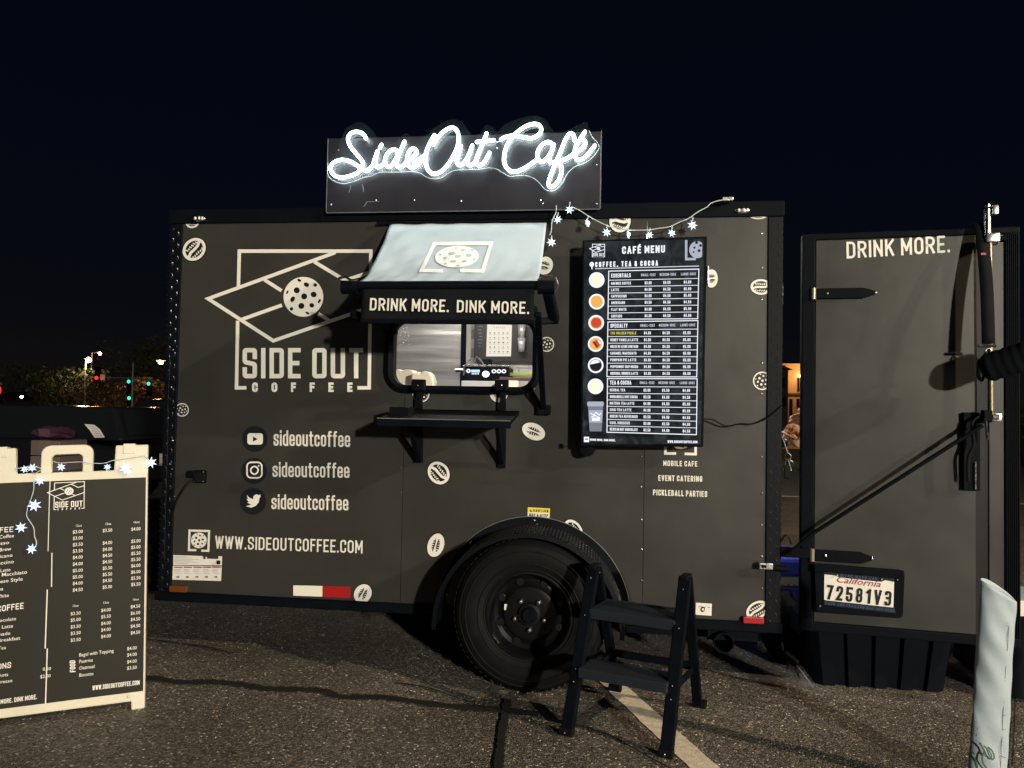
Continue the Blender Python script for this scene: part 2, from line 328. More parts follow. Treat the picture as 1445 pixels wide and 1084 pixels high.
# ------------------------------------------------------------------ flat print: shapes drawn on a surface fn(x, y, height)
R = 9
GL = {
 'S': (.46, [[(1,.74),(1,1,R),(0,1,R),(0,.54,R),(1,.46,R),(1,0,R),(0,0,R),(0,.26)]]), 'I': (0, [[(0,0),(0,1)]]),
 'D': (.46, [['c',(0,0),(1,0,R),(1,1,R),(0,1)]]), 'E': (.38, [[(1,1),(0,1),(0,0),(1,0)], [(0,.5),(.85,.5)]]), 'O': (.46, [['c',(0,0,R),(1,0,R),(1,1,R),(0,1,R)]]),
 'U': (.46, [[(0,1),(0,0,R),(1,0,R),(1,1)]]), 'T': (.44, [[(0,1),(1,1)], [(.5,1),(.5,0)]]), 'C': (.45, [[(1,.72),(1,1,R),(0,1,R),(0,0,R),(1,0,R),(1,.28)]]),
 'F': (.36, [[(1,1),(0,1),(0,0)], [(0,.52),(.85,.52)]]), 'W': (.70, [[(0,1),(.25,0)], [(.25,0),(.5,.95)], [(.5,.95),(.75,0)], [(.75,0),(1,1)]]),
 'M': (.60, [[(0,0),(0,1)], [(0,1),(.5,.28)], [(.5,.28),(1,1)], [(1,1),(1,0)]]), 'N': (.48, [[(0,0),(0,1)], [(0,1),(1,0)], [(1,0),(1,1)]]),
 'K': (.46, [[(0,0),(0,1)], [(1,1),(.05,.42)], [(.38,.62),(1,0)]]), 'R': (.46, [[(0,0),(0,1),(1,1,R),(1,.48,R),(0,.48)], [(.5,.48),(1,0)]]),
 'L': (.36, [[(0,1),(0,0),(1,0)]]), 'A': (.50, [[(0,0),(.5,1)], [(.5,1),(1,0)], [(.2,.28),(.8,.28)]]), 'V': (.50, [[(0,1),(.5,0)], [(.5,0),(1,1)]]),
 'P': (.45, [[(0,0),(0,1),(1,1,R),(1,.45,R),(0,.45)]]), 'B': (.46, [['c',(0,0),(1,0,R),(1,.52,R),(0,.52)], [(0,.52),(0,1),(.93,1,R),(.93,.52,R),(.3,.52)]]),
 'G': (.46, [[(1,.72),(1,1,R),(0,1,R),(0,0,R),(1,0,R),(1,.45),(.55,.45)]]), 'H': (.46, [[(0,0),(0,1)], [(1,0),(1,1)], [(0,.5),(1,.5)]]),
 'Y': (.48, [[(0,1),(.5,.45)], [(1,1),(.5,.45)], [(.5,.45),(.5,0)]]), 'Z': (.44, [[(0,1),(1,1)], [(1,1),(0,0)], [(0,0),(1,0)]]), 'X': (.48, [[(0,0),(1,1)], [(0,1),(1,0)]]),
 'J': (.40, [[(1,1),(1,0,R),(0,0,R),(0,.25)]]), 'Q': (.46, [['c',(0,0,R),(1,0,R),(1,1,R),(0,1,R)], [(.6,.2),(1.05,-.05)]]),
 '0': (.42, [['c',(0,0,R),(1,0,R),(1,1,R),(0,1,R)]]), '1': (.24, [[(0,.82),(1,1)], [(1,1),(1,0)]]), '2': (.42, [[(0,.74),(0,1,R),(1,1,R),(1,.6,.3),(0,.0),(1,0)]]),
 '3': (.42, [[(0,.86),(0,1,R),(1,1,R),(1,.52,R),(.35,.52)], [(.35,.52),(1,.52,R),(1,0,R),(0,0,R),(0,.14)]]), '4': (.44, [[(.72,0),(.72,1)], [(.72,1),(0,.28)], [(0,.26),(1,.26)]]),
 '5': (.42, [[(1,1),(0,1),(0,.55),(1,.58,R),(1,0,R),(0,0,R),(0,.24)]]), '6': (.42, [['c',(0,0,R),(1,0,R),(1,.55,R),(0,.55,R)], [(0,.4),(0,1,R),(1,1,R),(1,.8)]]),
 '7': (.42, [[(0,1),(1,1)], [(1,1),(.35,0)]]), '8': (.42, [['c',(0,0,R),(1,0,R),(1,.52,R),(0,.52,R)], ['c',(.06,.52,R),(.94,.52,R),(.94,1,R),(.06,1,R)]]),
 '9': (.42, [['c',(0,.45,R),(1,.45,R),(1,1,R),(0,1,R)], [(1,.6),(1,0,R),(0,0,R),(0,.2)]]),
 '.': (0, [[(0,0),(0,.02)]]), ',': (0, [[(0,.02),(0,-.08)]]), '-': (.22, [[(0,.45),(1,.45)]]), '&': (.48, [[(1,0),(.1,.7,.1),(.1,1,R),(.8,1,R),(.8,.62,R),(0,.4,.1),(0,0,R),(.8,0,R),(1,.4)]]),
 '$': (.42, [[(1,.72),(1,.9,R),(0,.9,R),(0,.54,R),(1,.46,R),(1,.1,R),(0,.1,R),(0,.28)], [(.5,-.06),(.5,1.06)]]), ' ': (.16, []), '/': (.3, [[(0,0),(1,1)]]),
 "É": (.38, [[(1,1),(0,1),(0,0),(1,0)], [(0,.5),(.85,.5)], [(.4,1.2),(.8,1.32)]]), '(': (.15, [[(1,1),(0,.8,.3),(0,.2,.3),(1,0)]]), ')': (.15, [[(0,1),(1,.8,.3),(1,.2,.3),(0,0)]]),
 's': (.36, [[(1,.54),(1,.72,R),(0,.72,R),(0,.40,R),(1,.32,R),(1,0,R),(0,0,R),(0,.18)]]), 'i': (0, [[(0,0),(0,.72)], [(0,.93),(0,1)]]),
 'd': (.38, [['c',(0,0,R),(1,0),(1,.72),(0,.72,R)], [(1,0),(1,1)]]), 'e': (.38, [[(.02,.36),(1,.36),(1,.72,R),(0,.72,R),(0,0,R),(1,0,R),(1,.17)]]),
 'o': (.38, [['c',(0,0,R),(1,0,R),(1,.72,R),(0,.72,R)]]), 'u': (.38, [[(0,.72),(0,0,R),(1,0,R)], [(1,0),(1,.72)]]),
 't': (.26, [[(.4,.95),(.4,0,.4),(1,0)], [(0,.72),(1,.72)]]), 'c': (.36, [[(1,.52),(1,.72,R),(0,.72,R),(0,0,R),(1,0,R),(1,.2)]]), 'f': (.26, [[(.4,0),(.4,1,.5),(1,1)], [(0,.72),(.95,.72)]]),
 'z': (.32, [[(0,.72),(1,.72)], [(1,.72),(0,0)], [(0,0),(1,0)]]),
}
def rounded(pts, closed, rmax):
    """pts: (x,y,r); rounds each corner"""
    N = len(pts); out = []
    for i, (x, y, r) in enumerate(pts):
        if r <= 0 or (not closed and i in (0, N-1)): out.append((x, y)); continue
        p = Vector((x, y)); a = Vector(pts[i-1][:2])-p; b = Vector(pts[(i+1) % N][:2])-p
        la, lb = a.length, b.length
        if la < 1e-6 or lb < 1e-6: out.append((x, y)); continue
        rr_ = min(r, rmax, la*.5, lb*.5); a.normalize(); b.normalize()
        p0 = p+a*rr_; p1 = p+b*rr_
        for k in range(6):
            t = k/5; q = (1-t)**2*p0+2*t*(1-t)*(p0*.22+p*.78 if False else p)+t*t*p1
            # circular-ish: blend conic weight
            w_ = .7071; q = ((1-t)**2*p0+2*t*(1-t)*w_*p+t*t*p1)/((1-t)**2+2*t*(1-t)*w_+t*t); out.append((q.x, q.y))
    return out
class Flat:
    def __init__(s, fn, mats, base=.0006, step=.00025):
        s.fn = fn; s.mb = MB(); s.mats = list(mats); s.off = base; s.step = step
    def lay(s): s.off += s.step; return s.off
    def ribbon(s, pts, wd, mi=0, closed=False, ext=False, maxseg=None):
        o = s.lay(); P = [Vector(q[:2]) for q in pts]; Q = [P[0]]
        for q in P[1:]:
            if (q-Q[-1]).length > 1e-5: Q.append(q)
        if closed and (Q[0]-Q[-1]).length < 1e-5: Q.pop()
        P = Q; N = len(P)
        if N < 2: return
        if ext and not closed:
            P[0] = P[0]-(P[1]-P[0]).normalized()*wd/2; P[-1] = P[-1]+(P[-1]-P[-2]).normalized()*wd/2
        if maxseg:
            Q = []
            for i in range(N if closed else N-1):
                a, b = P[i], P[(i+1) % N]; k = max(1, int((b-a).length/maxseg)); Q += [a.lerp(b, j/k) for j in range(k)]
            if not closed: Q.append(P[-1])
            P = Q; N = len(P)
        vs = []
        for i in range(N):
            if closed: d0 = P[i]-P[i-1]; d1 = P[(i+1) % N]-P[i]
            else: d0 = P[i]-P[i-1] if i else P[1]-P[0]; d1 = P[i+1]-P[i] if i < N-1 else d0
            d0 = d0.normalized(); d1 = d1.normalized(); n0 = Vector((-d0.y, d0.x)); n1 = Vector((-d1.y, d1.x)); nn = n0+n1
            if nn.length < .3: nn = n0
            nn.normalize(); k = wd/2/max(.4, nn.dot(n0)); vs += [s.fn(*(P[i]+nn*k), o), s.fn(*(P[i]-nn*k), o)]
        fs = [(2*i, 2*i+1, (2*i+3) % (2*N), (2*i+2) % (2*N)) for i in range(N if closed else N-1)]
        s.mb.mi = mi; s.mb.add(vs, fs)
    def poly(s, pts, mi=0):
        o = s.lay(); tri = geometry.tessellate_polygon([[Vector((a, b, 0)) for a, b in pts]]); s.mb.mi = mi; s.mb.add([s.fn(a, b, o) for a, b in pts], [tuple(t_) for t_ in tri])
    def rect(s, x0, y0, x1, y1, mi=0): s.poly([(x0, y0), (x1, y0), (x1, y1), (x0, y1)], mi)
    def rrect(s, x0, y0, x1, y1, r, mi=0): s.poly(rounded([(x0, y0, r), (x1, y0, r), (x1, y1, r), (x0, y1, r)], True, r), mi)
    def disc(s, cx, cy, rx, ry=None, rot=0, mi=0, n=28, clip=None, rings=0):
        ry = ry or rx; P = []
        for k in range(n):
            a = 2*pi*k/n; x = rx*cos(a); y = ry*sin(a); X = cx+x*cos(rot)-y*sin(rot); Y = cy+x*sin(rot)+y*cos(rot)
            if clip: X = min(max(X, clip[0]), clip[2]); Y = min(max(Y, clip[1]), clip[3])
            P.append((X, Y))
        if rings:
            o = s.lay(); s.mb.mi = mi; vs = [s.fn(cx, cy, o)]
            for j in range(1, rings+1): vs += [s.fn(cx+(X-cx)*j/rings, cy+(Y-cy)*j/rings, o) for X, Y in P]
            fs = [(0, 1+k, 1+(k+1) % n) for k in range(n)]+[(1+j*n+k, 1+j*n+n+k, 1+j*n+n+(k+1) % n, 1+j*n+(k+1) % n) for j in range(rings-1) for k in range(n)]
            s.mb.add(vs, fs); return
        s.poly(P, mi)
    def text(s, txt, BL, BR, TL, wt=.13, mi=0, gap=.13):
        """BL, BR, TL in drawing space: baseline left, baseline right, top left"""
        BL, BR, TL = Vector(BL), Vector(BR), Vector(TL); ex = BR-BL; W_ = ex.length; ex.normalize(); ey = TL-BL; H_ = ey.length; ey.normalize()
        nat = [GL.get(c, GL[' '])[0]*(1-wt)+(wt if c != ' ' else 0) for c in txt]; fixed = wt*sum(1 for c in txt if c != ' ')
        tot_g = gap*(len(txt)-1); flex = sum(nat)-fixed+tot_g
        k = (W_/H_-fixed)/flex if flex > 0 else 1; k = max(k, .15); x = 0; th = wt*H_; o0 = s.off
        for c, nw in zip(txt, nat):
            w_, st = GL.get(c, GL[' ']); gw = w_*(1-wt)*k*H_
            for si, path in enumerate(st):
                closed = path[0] == 'c'; pp = path[1:] if closed else path; q = []
                for t_ in pp: q.append((x+th/2+t_[0]*gw, th/2+t_[1]*(H_-th), (t_[2] if len(t_) > 2 else 0)*(1 if len(t_) > 2 and t_[2] == R else gw)))
                rm = gw*.5 if gw > 0 else 0; q = rounded(q, closed, max(rm, 1e-6)*1.0 if any(len(t_) > 2 and t_[2] == R for t_ in pp) else gw)
                s.off = o0+s.step*.8*si
                s.ribbon([BL+ex*a+ey*b for a, b in q], th, mi, closed, ext=not closed)
            x += gw+(th if c != ' ' else 0)+gap*k*H_
        s.off = o0+4*s.step
    def btext(s, txt, BL, BR, TL, mi=0, bold=.0, shear=0):
        BL, BR, TL = Vector(BL), Vector(BR), Vector(TL)
        cu = bpy.data.curves.new('t', 'FONT'); cu.body = txt; cu.offset = bold; cu.shear = shear; cu.resolution_u = 2
        ob = bpy.data.objects.new('t', cu); COL.objects.link(ob); bpy.context.view_layer.update()
        me = bpy.data.meshes.new_from_object(ob.evaluated_get(bpy.context.evaluated_depsgraph_get())); bpy.data.objects.remove(ob); bpy.data.curves.remove(cu)
        if not me.vertices: return
        x0 = min(v_.co.x for v_ in me.vertices); x1 = max(v_.co.x for v_ in me.vertices); H_ = .73
        o = s.lay(); s.mb.mi = mi
        s.mb.add([s.fn(*(BL+(BR-BL)*((v_.co.x-x0)/(x1-x0))+(TL-BL)*(v_.co.y/H_)), o) for v_ in me.vertices], [tuple(p_.vertices) for p_ in me.polygons]); bpy.data.meshes.remove(me)
    def ball(s, cx, cy, r, mi=0, md=1, ry=None):
        q = (ry or r)/r; s.disc(cx, cy, r, r*q, mi=mi, n=40)
        s.off += s.step
        o = s.off
        for x, y, a, b in ((-22,-87,11,7),(16,-64,15,11),(62,-62,10,9),(-35,-34,16,16),(54,-12,16,15),(4,-2,16,16),(-57,13,11,16),(84,23,6,13),(-11,48,16,16),(44,45,13,12),(-63,64,9,10),(21,86,12,6),(-85,-24,5,11)):
            s.off = o; s.disc(cx+x/105*r, cy+y/105*r*q, a/105*r, b/105*r*q, rot=.5 if a != b else 0, mi=md, n=14)
    def build(s, name, parent, label=None): return s.mb.build(name, s.mats, parent, fix=False, label=label)
def wallfn(Y):
    return lambda x, y, o: aty(x, y, Y-o)
def affine(fn, ox, oy, kx, ky, shx=0, shy=0): return lambda x, y, o: fn(ox+x*kx+y*shx, oy+y*ky+x*shy, o)
def logo(F, words=True, lw=18, maxseg=None):
    """the square-and-court emblem in its own drawing units (see LOGO box 217..1103 x 232..985)"""
    rb = lambda P, closed=False: F.ribbon(P, lw, 0, closed, maxseg=maxseg)
    rb([(398,432),(403,241),(1097,241),(1088,962),(1026,962)]); rb([(440,962),(388,962),(394,608)])
    rb([(910,248),(238,492),(582,714),(1092,538)]); rb([(798,297),(960,395),(1094,352)]); rb([(535,392),(626,450)]); rb([(405,605),(628,526)]); rb([(820,572),(886,612)])
    F.ball(741, 482, 105)
    if words:
        F.text('SIDE OUT', (420,912), (1056,912), (420,752), .145, gap=.16); F.text('COFFEE', (470,984), (1000,984), (470,934), .24, gap=1.35)
def bean(F, cx, cy, rx, ry, rot, style=0):
    F.disc(cx, cy, rx*1.1, ry*1.1, rot, 1); F.disc(cx, cy, rx, ry, rot, 0)
    def T(x, y): return (cx+x*rx*cos(rot)-y*ry*sin(rot), cy+x*rx*sin(rot)+y*ry*cos(rot))
    rnd = random.Random(int(cx*7+cy))
    if style == 0:      # filled bean with dark crease blobs
        F.poly([T(-.62,-.12), T(-.3,-.42), T(.2,-.45), T(.6,-.25), T(.3,-.12), T(-.2,-.1)], 1); F.poly([T(-.55,.3), T(-.1,.08), T(.35,.05), T(.62,.15), T(.2,.42), T(-.25,.5)], 1)
        for k in range(5): x = -.45+.2*k; F.ribbon([T(x, -.45), T(x+.08, -.25)], rx*.06, 0); F.ribbon([T(x+.1, .2), T(x+.16, .45)], rx*.06, 0)
    else:               # ring, dark inside with cream strokes
        F.disc(cx, cy, rx*.76, ry*.74, rot, 1); F.ribbon([T(-.85,.25), T(-.4,.02), T(0,.02), T(.4,-.02), T(.85,-.3)], ry*.26, 0)
        for k in range(6): x = -.55+.2*k; F.ribbon([T(x, -.52+rnd.random()*.1), T(x+.1, -.26)], rx*.10, 0); F.ribbon([T(x, .58), T(x+.1, .34+rnd.random()*.1)], rx*.09, 0)

# ================================================================== GROUND
def gz(y): return -.03*min(max(y-3.2, 0), 22)
mb = MB(); ys = [-60, -10, 3.2, 6, 9, 12, 16, 20, 25.2, 60, 120, 600]; xs = [-600, -60, -20, 0, 4, 20, 60, 600]
vs = [(x, y, gz(y)) for y in ys for x in xs]; nx = len(xs)
fs = [(j*nx+i, j*nx+i+1, (j+1)*nx+i+1, (j+1)*nx+i) for j in range(len(ys)-1) for i in range(nx-1)]
mb.add(vs, fs); mb.build('ground', 'asphalt', kind='structure')
# painted bay line: runs from beneath the trailer towards the camera
a0 = atz(847, 950); a1 = atz(994, 1084); d = (a1-a0).normalized(); pr = Vector((-d.y, d.x, 0)); random.seed(3)
F = Flat(lambda x, y, o: Vector((x, y, .003+o)), ['line'], 0, 0); L0 = a0-d*1.6; N = 90; left = []; right = []
for i in range(N+1):
    q = L0+d*(4.2*i/N); left.append((q.x+pr.x*(.052+random.uniform(-.003, .003)), q.y+pr.y*.052)); right.append((q.x-pr.x*(.052+random.uniform(-.003, .003)), q.y-pr.y*.052))
F.mb.add([(x, y, .003) for x, y in left]+[(x, y, .003) for x, y in right], [(i, i+1, N+2+i, N+1+i) for i in range(N)])
o = F.mb.build('parking_line', 'line', kind='structure')
def crack(pts, w0, w1, zz=.006):
    P = catmull([atz(*q) for q in pts], 9); vs = []
    for i, q in enumerate(P):
        t = (P[min(i+1, len(P)-1)]-P[max(i-1, 0)]).normalized(); n_ = Vector((-t.y, t.x, 0)); wd = random.uniform(w0, w1)
        vs += [(q.x+n_.x*wd, q.y+n_.y*wd, zz), (q.x-n_.x*wd*.9, q.y-n_.y*wd*.9, zz)]
    return MB().add(vs, [(2*i, 2*i+1, 2*i+3, 2*i+2) for i in range(len(P)-1)]).build('crack_sealant', 'tar', kind='structure')
crack([(120,955),(206,958),(250,964),(300,964),(340,968),(380,974),(450,976),(480,985),(540,986),(620,997),(690,1003),(760,1010)], .018, .034)
crack([(716,990),(712,1015),(708,1035),(706,1055),(703,1084),(700,1110)], .014, .021, .0075)
crack([(690,1003),(640,985),(600,972),(560,966)], .003, .008, .0075)
crack([(760,1010),(800,1022),(860,1040),(900,1062),(960,1095)], .002, .006, .0075)
crack([(200,903),(240,908),(290,915),(330,924)], .004, .009, .0075)
crack([(1432,985),(1431,1030),(1428,1084)], .002, .004, .0075)
# loose grit and a few dry leaves on the asphalt
mb = MB(); rnd = random.Random(21)
for k in range(420):
    x, y = rnd.uniform(-.8, 4.4), rnd.uniform(-1.6, .9); r = rnd.uniform(.0018, .0048); a = rnd.random()*6
    P_ = [(x+r*cos(a+j*1.57)*rnd.uniform(.7, 1.3), y+r*sin(a+j*1.57)*rnd.uniform(.7, 1.3), .001) for j in range(4)]
    mb.add(P_+[(x, y, r*1.1)], [(0,1,4), (1,2,4), (2,3,4), (3,0,4)])
mb.build('loose_grit', 'stone', kind='stuff')['label'] = 'loose pale grit scattered on the asphalt'
mb = MB()
for k in range(26):
    x, y = rnd.uniform(-.6, 4.2), rnd.uniform(-1.3, .6); r = rnd.uniform(.010, .02); a = rnd.random()*6; d_ = Vector((cos(a), sin(a), 0)); n_ = Vector((-sin(a), cos(a), 0)); c_0 = Vector((x, y, .004))
    mb.add([c_0-d_*r, c_0-n_*r*.4+Vector((0,0,.004)), c_0+d_*r+Vector((0,0,.003)), c_0+n_*r*.4+Vector((0,0,.006))], [(0,1,2,3)])
mb.build('dry_leaves', 'leafC', kind='stuff')['label'] = 'small dry leaves scattered on the asphalt'
# paved walk, grass verge and shrubs far behind the trailer
MB().box(-30, 40, 9.9, 15.6, -.6, gz(10)+.02).add([], []).build('pavement', 'pave', kind='structure')

# ================================================================== TRAILER
X0, X1, ZB, ZT, DEP = 0.0, 2.942, .305, 2.205, 1.95
TR = thing('coffee_trailer', 'matt charcoal coffee trailer with cream lettering, serving window and single black wheel', 'trailer', (1.5, .95, 0))
# side wall in panels with a rectangular opening behind the rounded window frame
wl = aty(557, 500, 0).x-.012; wr = aty(752, 500, 0).x+.012; wzt = aty(650, 456, 0).z+.012; wzb = aty(650, 544, 0).z-.012
s1 = aty(567, 750, 0).x; s2 = aty(908, 750, 0).x; g = .0012
sp = MB().box(X0, wl, 0, .02, ZB, ZT).box(wl, s1-g, 0, .02, ZB, wzb).box(wl, s1-g, 0, .02, wzt, ZT).build('side_panel', 'wrap', TR)
MB().box(s1+g, wr, 0, .02, ZB, wzb).box(s1+g, wr, 0, .02, wzt, ZT).box(wr, s2-g, 0, .02, ZB, ZT).build('side_panel', 'wrap', TR)
MB().box(s2+g, X1, 0, .02, ZB, ZT).build('side_panel', 'wrap', TR)
# rivets
mb = MB()
def rivet(x, z, r=.0055): mb.sphere((x, -.001, z), r, .004, r, 8, 4)
for py in (660,694,733,775,818,845): q = aty(566, py, 0); rivet(q.x, q.z, .003)
for py in (644,687,733,775,819): q = aty(905, py, 0); rivet(q.x, q.z)
for py in (330,378,422,512,556,645,696,741,785,830): q = aty(1075, py, 0); rivet(q.x, q.z)
mb.build('panel_rivets', 'chrome', TR, smooth=True, kind='stuff')
# frame rails and corners
MB().box(-.075, 3.012, -.012, .05, ZT-.004, 2.275, .006).build('top_rail', 'trim', TR)
MB().box(-.085, 3.015, -.010, .05, .262, ZB+.003, .004).build('bottom_rail', 'trim', TR)
MB().tube([(-.04, -.012, ZB+.004), (2.95, -.012, ZB+.004)], .0035, 6).build('rail_edge', 'trim', TR)
MB().box(2.3, 3.0, .12, .2, .19, .262).build('rear_crossmember', 'trim', TR)
def corner(x0, x1, side):
    MB().box(x0, x1, -.007, .075, ZB, ZT-.004, .005).build('corner_post', 'plate_black', TR)
    mb = MB(); n_ = 60
    for i in range(n_):
        z = ZB+.02+(ZT-ZB-.03)*i/n_
        for j, fx in enumerate((.30, .70)):
            x = x0+(x1-x0)*fx; dz = .008 if (i+j) % 2 else -.008; q = (1 if (i+j) % 2 else -1)*.006
            mb.add([(x-q-.002, -.0075, z+dz-.008), (x-q*.0+.004, -.0075, z+dz), (x+q+.002, -.0075, z+dz+.008), (x-.004, -.0075, z+dz), (x, -.0105, z+dz)], [(0,1,4), (1,2,4), (2,3,4), (3,0,4)])
        xe = x1 if side > 0 else x0
        mb.add([(xe, -.005, z-.009), (xe, .02, z), (xe, -.005, z+.009), (xe+.004*side, .004, z)], [(0,1,3), (1,2,3), (2,0,3)])
        mb.add([(xe-.003*side, -.0075, z+.004), (xe, -.005, z+.010), (xe+.0035*side, -.0075, z+.013), (xe, -.012, z+.010)], [(0,1,3), (1,2,3), (2,0,3)])
    mb.build('tread_lozenges', 'plate_shiny', TR, kind='stuff')
corner(-.068, .003, -1); corner(2.937, 3.006, 1)
# body: roof, floor, front, far wall, rear frame
MB().box(-.06, 3.0, .05, DEP-.02, 2.255, 2.285, .006).build('roof', 'trim', TR)
MB().box(-.06, 3.0, .03, DEP, .25, .33).build('floor', 'trim', TR)
MB().box(-.06, -.02, .08, DEP-.02, .33, 2.25).build('front_wall', 'wrap', TR)
MB().box(-.02, 2.96, DEP-.02, DEP, .33, 2.25).build('far_wall', 'whitewall', TR)
MB().box(2.955, 3.0, 1.0, DEP, .33, 2.25).build('closed_rear_door', 'wrap', TR)
MB().box(2.955, 3.0, .076, .11, .33, 2.2).box(2.955, 3.0, .076, 1.0, 2.2, 2.254).build('rear_frame', 'trim', TR)
# ceiling light inside (the lit interior seen through the window); rear panel added to brighten the hands
cl = MB().box(.7, 2.0, .85, 1.1, 2.20, 2.225).build('ceiling_or_fill_light', 'e_led', TR); MB().box(2.2, 2.85, .45, .7, 2.20, 2.225).build('ceiling_or_fill_light', 'e_led', TR)
MB().box(-.02, 2.95, .02, .04, .33, wzb-.03).build('inner_lining', 'whitewall', TR)
# window frame: rounded ring
def rr3(x0, z0, x1, z1, r, n=8):
    P = []
    for cx, cz, a0 in ((x1-r, z1-r, 0), (x0+r, z1-r, pi/2), (x0+r, z0+r, pi), (x1-r, z0+r, 3*pi/2)):
        for k in range(n+1): a = a0+pi/2*k/n; P.append((cx+r*cos(a), cz+r*sin(a)))
    return P
fx0 = aty(544, 500, 0).x; fx1 = aty(764, 500, 0).x; fz1 = aty(650, 444, 0).z; fz0 = aty(650, 556, 0).z
ix0 = aty(557, 500, 0).x; ix1 = aty(752, 500, 0).x; iz1 = aty(650, 455, 0).z; iz0 = aty(650, 545, 0).z
O_ = rr3(fx0, fz0, fx1, fz1, .11); I_ = rr3(ix0, iz0, ix1, iz1, .065); N = len(O_); mb = MB()
mm = [((a[0]+b[0])/2, (a[1]+b[1])/2) for a, b in zip(O_, I_)]
rings = [(O_, .0), (O_, -.018), (mm, -.030), (I_, -.022), (I_, .035)]
vs = [(x, y, z) for P, y in rings for x, z in P]; fs = [(k*N+i, k*N+(i+1) % N, (k+1)*N+(i+1) % N, (k+1)*N+i) for k in range(4) for i in range(N)]
wf = mb.add(vs, fs).build('window_frame', 'trim', TR, smooth='auto')
# interior seen through the window
bk = DEP-.025
def inr(px0, py0, px1, py1, Y): a = aty(px0, py0, Y); b = aty(px1, py1, Y); return min(a.x, b.x), max(a.x, b.x), min(a.z, b.z), max(a.z, b.z)
x0, x1, z0, z1 = inr(540, 430, 650, 600, 1.76); fr = MB().box(x0, x1, 1.76, bk, .36, z1, .008).build('refrigerator', 'fridge', TR)
MB().box(x0+.01, x1-.01, 1.757, 1.7585, .9, .905).build('refrigerator_door_gap', 'trim', fr)
xg = inr(651, 450, 655, 600, 1.74); MB().box(xg[0], xg[1], 1.74, 1.76, .4, 2.1).build('black_side_post', 'trim', TR)
# tile splashback, each tile its own small mesh sharing data
xt0 = xg[1]+.005; xt1 = 2.2; zt0 = 1.0; tw, th_ = .148, .072; base_t = MB().box(0, tw-.004, 0, .008, 0, th_-.004, .0015)
MB().box(xt0, xt1, bk-.004, bk, zt0, 1.95).build('tile_grout', 'grout', TR)
tile0 = None; nt_ = 0
for j in range(13):
    for i in range(8):
        x = xt0+i*tw-(tw/2 if j % 2 else 0); z = zt0+j*th_
        if x < xt0-.01 or x+tw > xt1: continue
        if tile0 is None:
            tile0 = base_t.build('tile', 'tile', TR, loc=None); tl = tile0.data
            for v_ in tl.vertices: v_.co += Vector((1.5, .95, 0))
            tile0.location = Vector((x, bk-.014, z))-Vector((1.5, .95, 0))
        else:
            c = tile0.copy(); COL.objects.link(c); c.location = Vector((x, bk-.014+random.uniform(-.001, .001), z))-Vector((1.5, .95, 0))
Yp = bk-.05
x0, x1, z0, z1 = inr(670, 440, 757, 511, Yp); bp = MB().box(x0, x1, Yp, Yp+.02, z0, z1+.08).build('black_wall_board', 'blackboard', TR)
bfn = lambda x, y, o: aty(x, y, Yp-.002-o)
F = Flat(bfn, ['e_grey', 'paper', 'dark', 'grout']); F.off = .001
for k in range(7): F.ribbon([(674+random.uniform(0, 2), 461+k*4.6), (680+random.uniform(-2, 1), 461+k*4.6)], .7, 3)
F.build('chalk_writing', bp)
F = Flat(bfn, ['paper', 'dark', 'grout']); F.poly([(687.5,458), (722.5,458.5), (721,503), (686,503)], 0)
F.text('COFFEE', (697,463.5), (712,463.6), (697,461), .16, 2, gap=.7)
for r_i in range(5):
    for c_i in range(5):
        cx = 691.5+c_i*6.2; cy = 470+r_i*6.6; rn = random.random()
        F.disc(cx, cy, .7+rn*.6, .6+rn*.4, 0, 1, 8); F.ribbon([(cx-1.6, cy+2.4), (cx+1.6, cy+2.4)], .5, 2)
pst = F.build('poster', bp)
# stainless cup rack / shaker stack
a = aty(736, 478, Yp-.06); ct = MB()
for dz, r0, r1, h in ((.055, .030, .021, .10), (-.045, .029, .021, .10)): ct.lathe([(0, -h/2), (r1, -h/2), (r0, h/2), (0, h/2)], (a.x, a.y, a.z+dz), 'z', 24)
ct.build('shaker_cups', 'steel', TR, smooth=True)
# counter, espresso machine
Ye = 1.45
q = aty(700, 545, Ye); MB().box(xg[1]+.03, 2.9, Ye-.12, bk-.02, q.z-.06, q.z-.02).build('back_counter', 'steel', TR)
cz = q.z-.02
x0, x1, z0, z1 = inr(655, 516, 717, 541, Ye); em_ = MB().box(x0, x1, Ye, Ye+.30, z0+.012, z1-.006, .008).build('espresso_machine', 'trim', TR)
MB().box(x0-.004, x1+.004, Ye-.006, Ye+.3, z1-.008, z1+.006, .003).box(x0-.006, x0+.008, Ye-.008, Ye+.02, z0+.05, z1, .002).build('steel_edge', 'chrome', em_)
MB().box(x0-.01, x1+.01, Ye-.04, Ye+.3, cz, z0+.012, .004).build('drip_tray', 'steel', em_)
MB().tube([(x0-.07, Ye+.05, z1-.03), (x0, Ye+.05, z1-.03)], .016, 12).build('steam_knob', 'chrome', em_, smooth='auto')
efn = lambda x, y, o: aty(x, y, Ye-.001-o)
F = Flat(efn, ['logo_w', 'e_white', 'e_blue', 'dark', 'paper'])
F.disc(661,523.5,3.2,2.9,0,1); F.disc(661,523.5,1.3,1.2,0,3); F.rect(665,521.8,677,525.7,2)
for k in range(5): F.rect(665.6+k*2.2,527,667+k*2.2,528.2,0)
F.disc(685.5,528,5.2,4.6,0,0); F.disc(685.5,528,4.1,3.7,0,4); F.ribbon([(685.5,528),(687.5,526)], .6, 3)
for k in range(3): F.disc(697+k*7,524,3.4,2.9,0,1); F.disc(697+k*7,524,1.6,1.3,0,3)
F.build('control_panel', em_)
mb = MB()
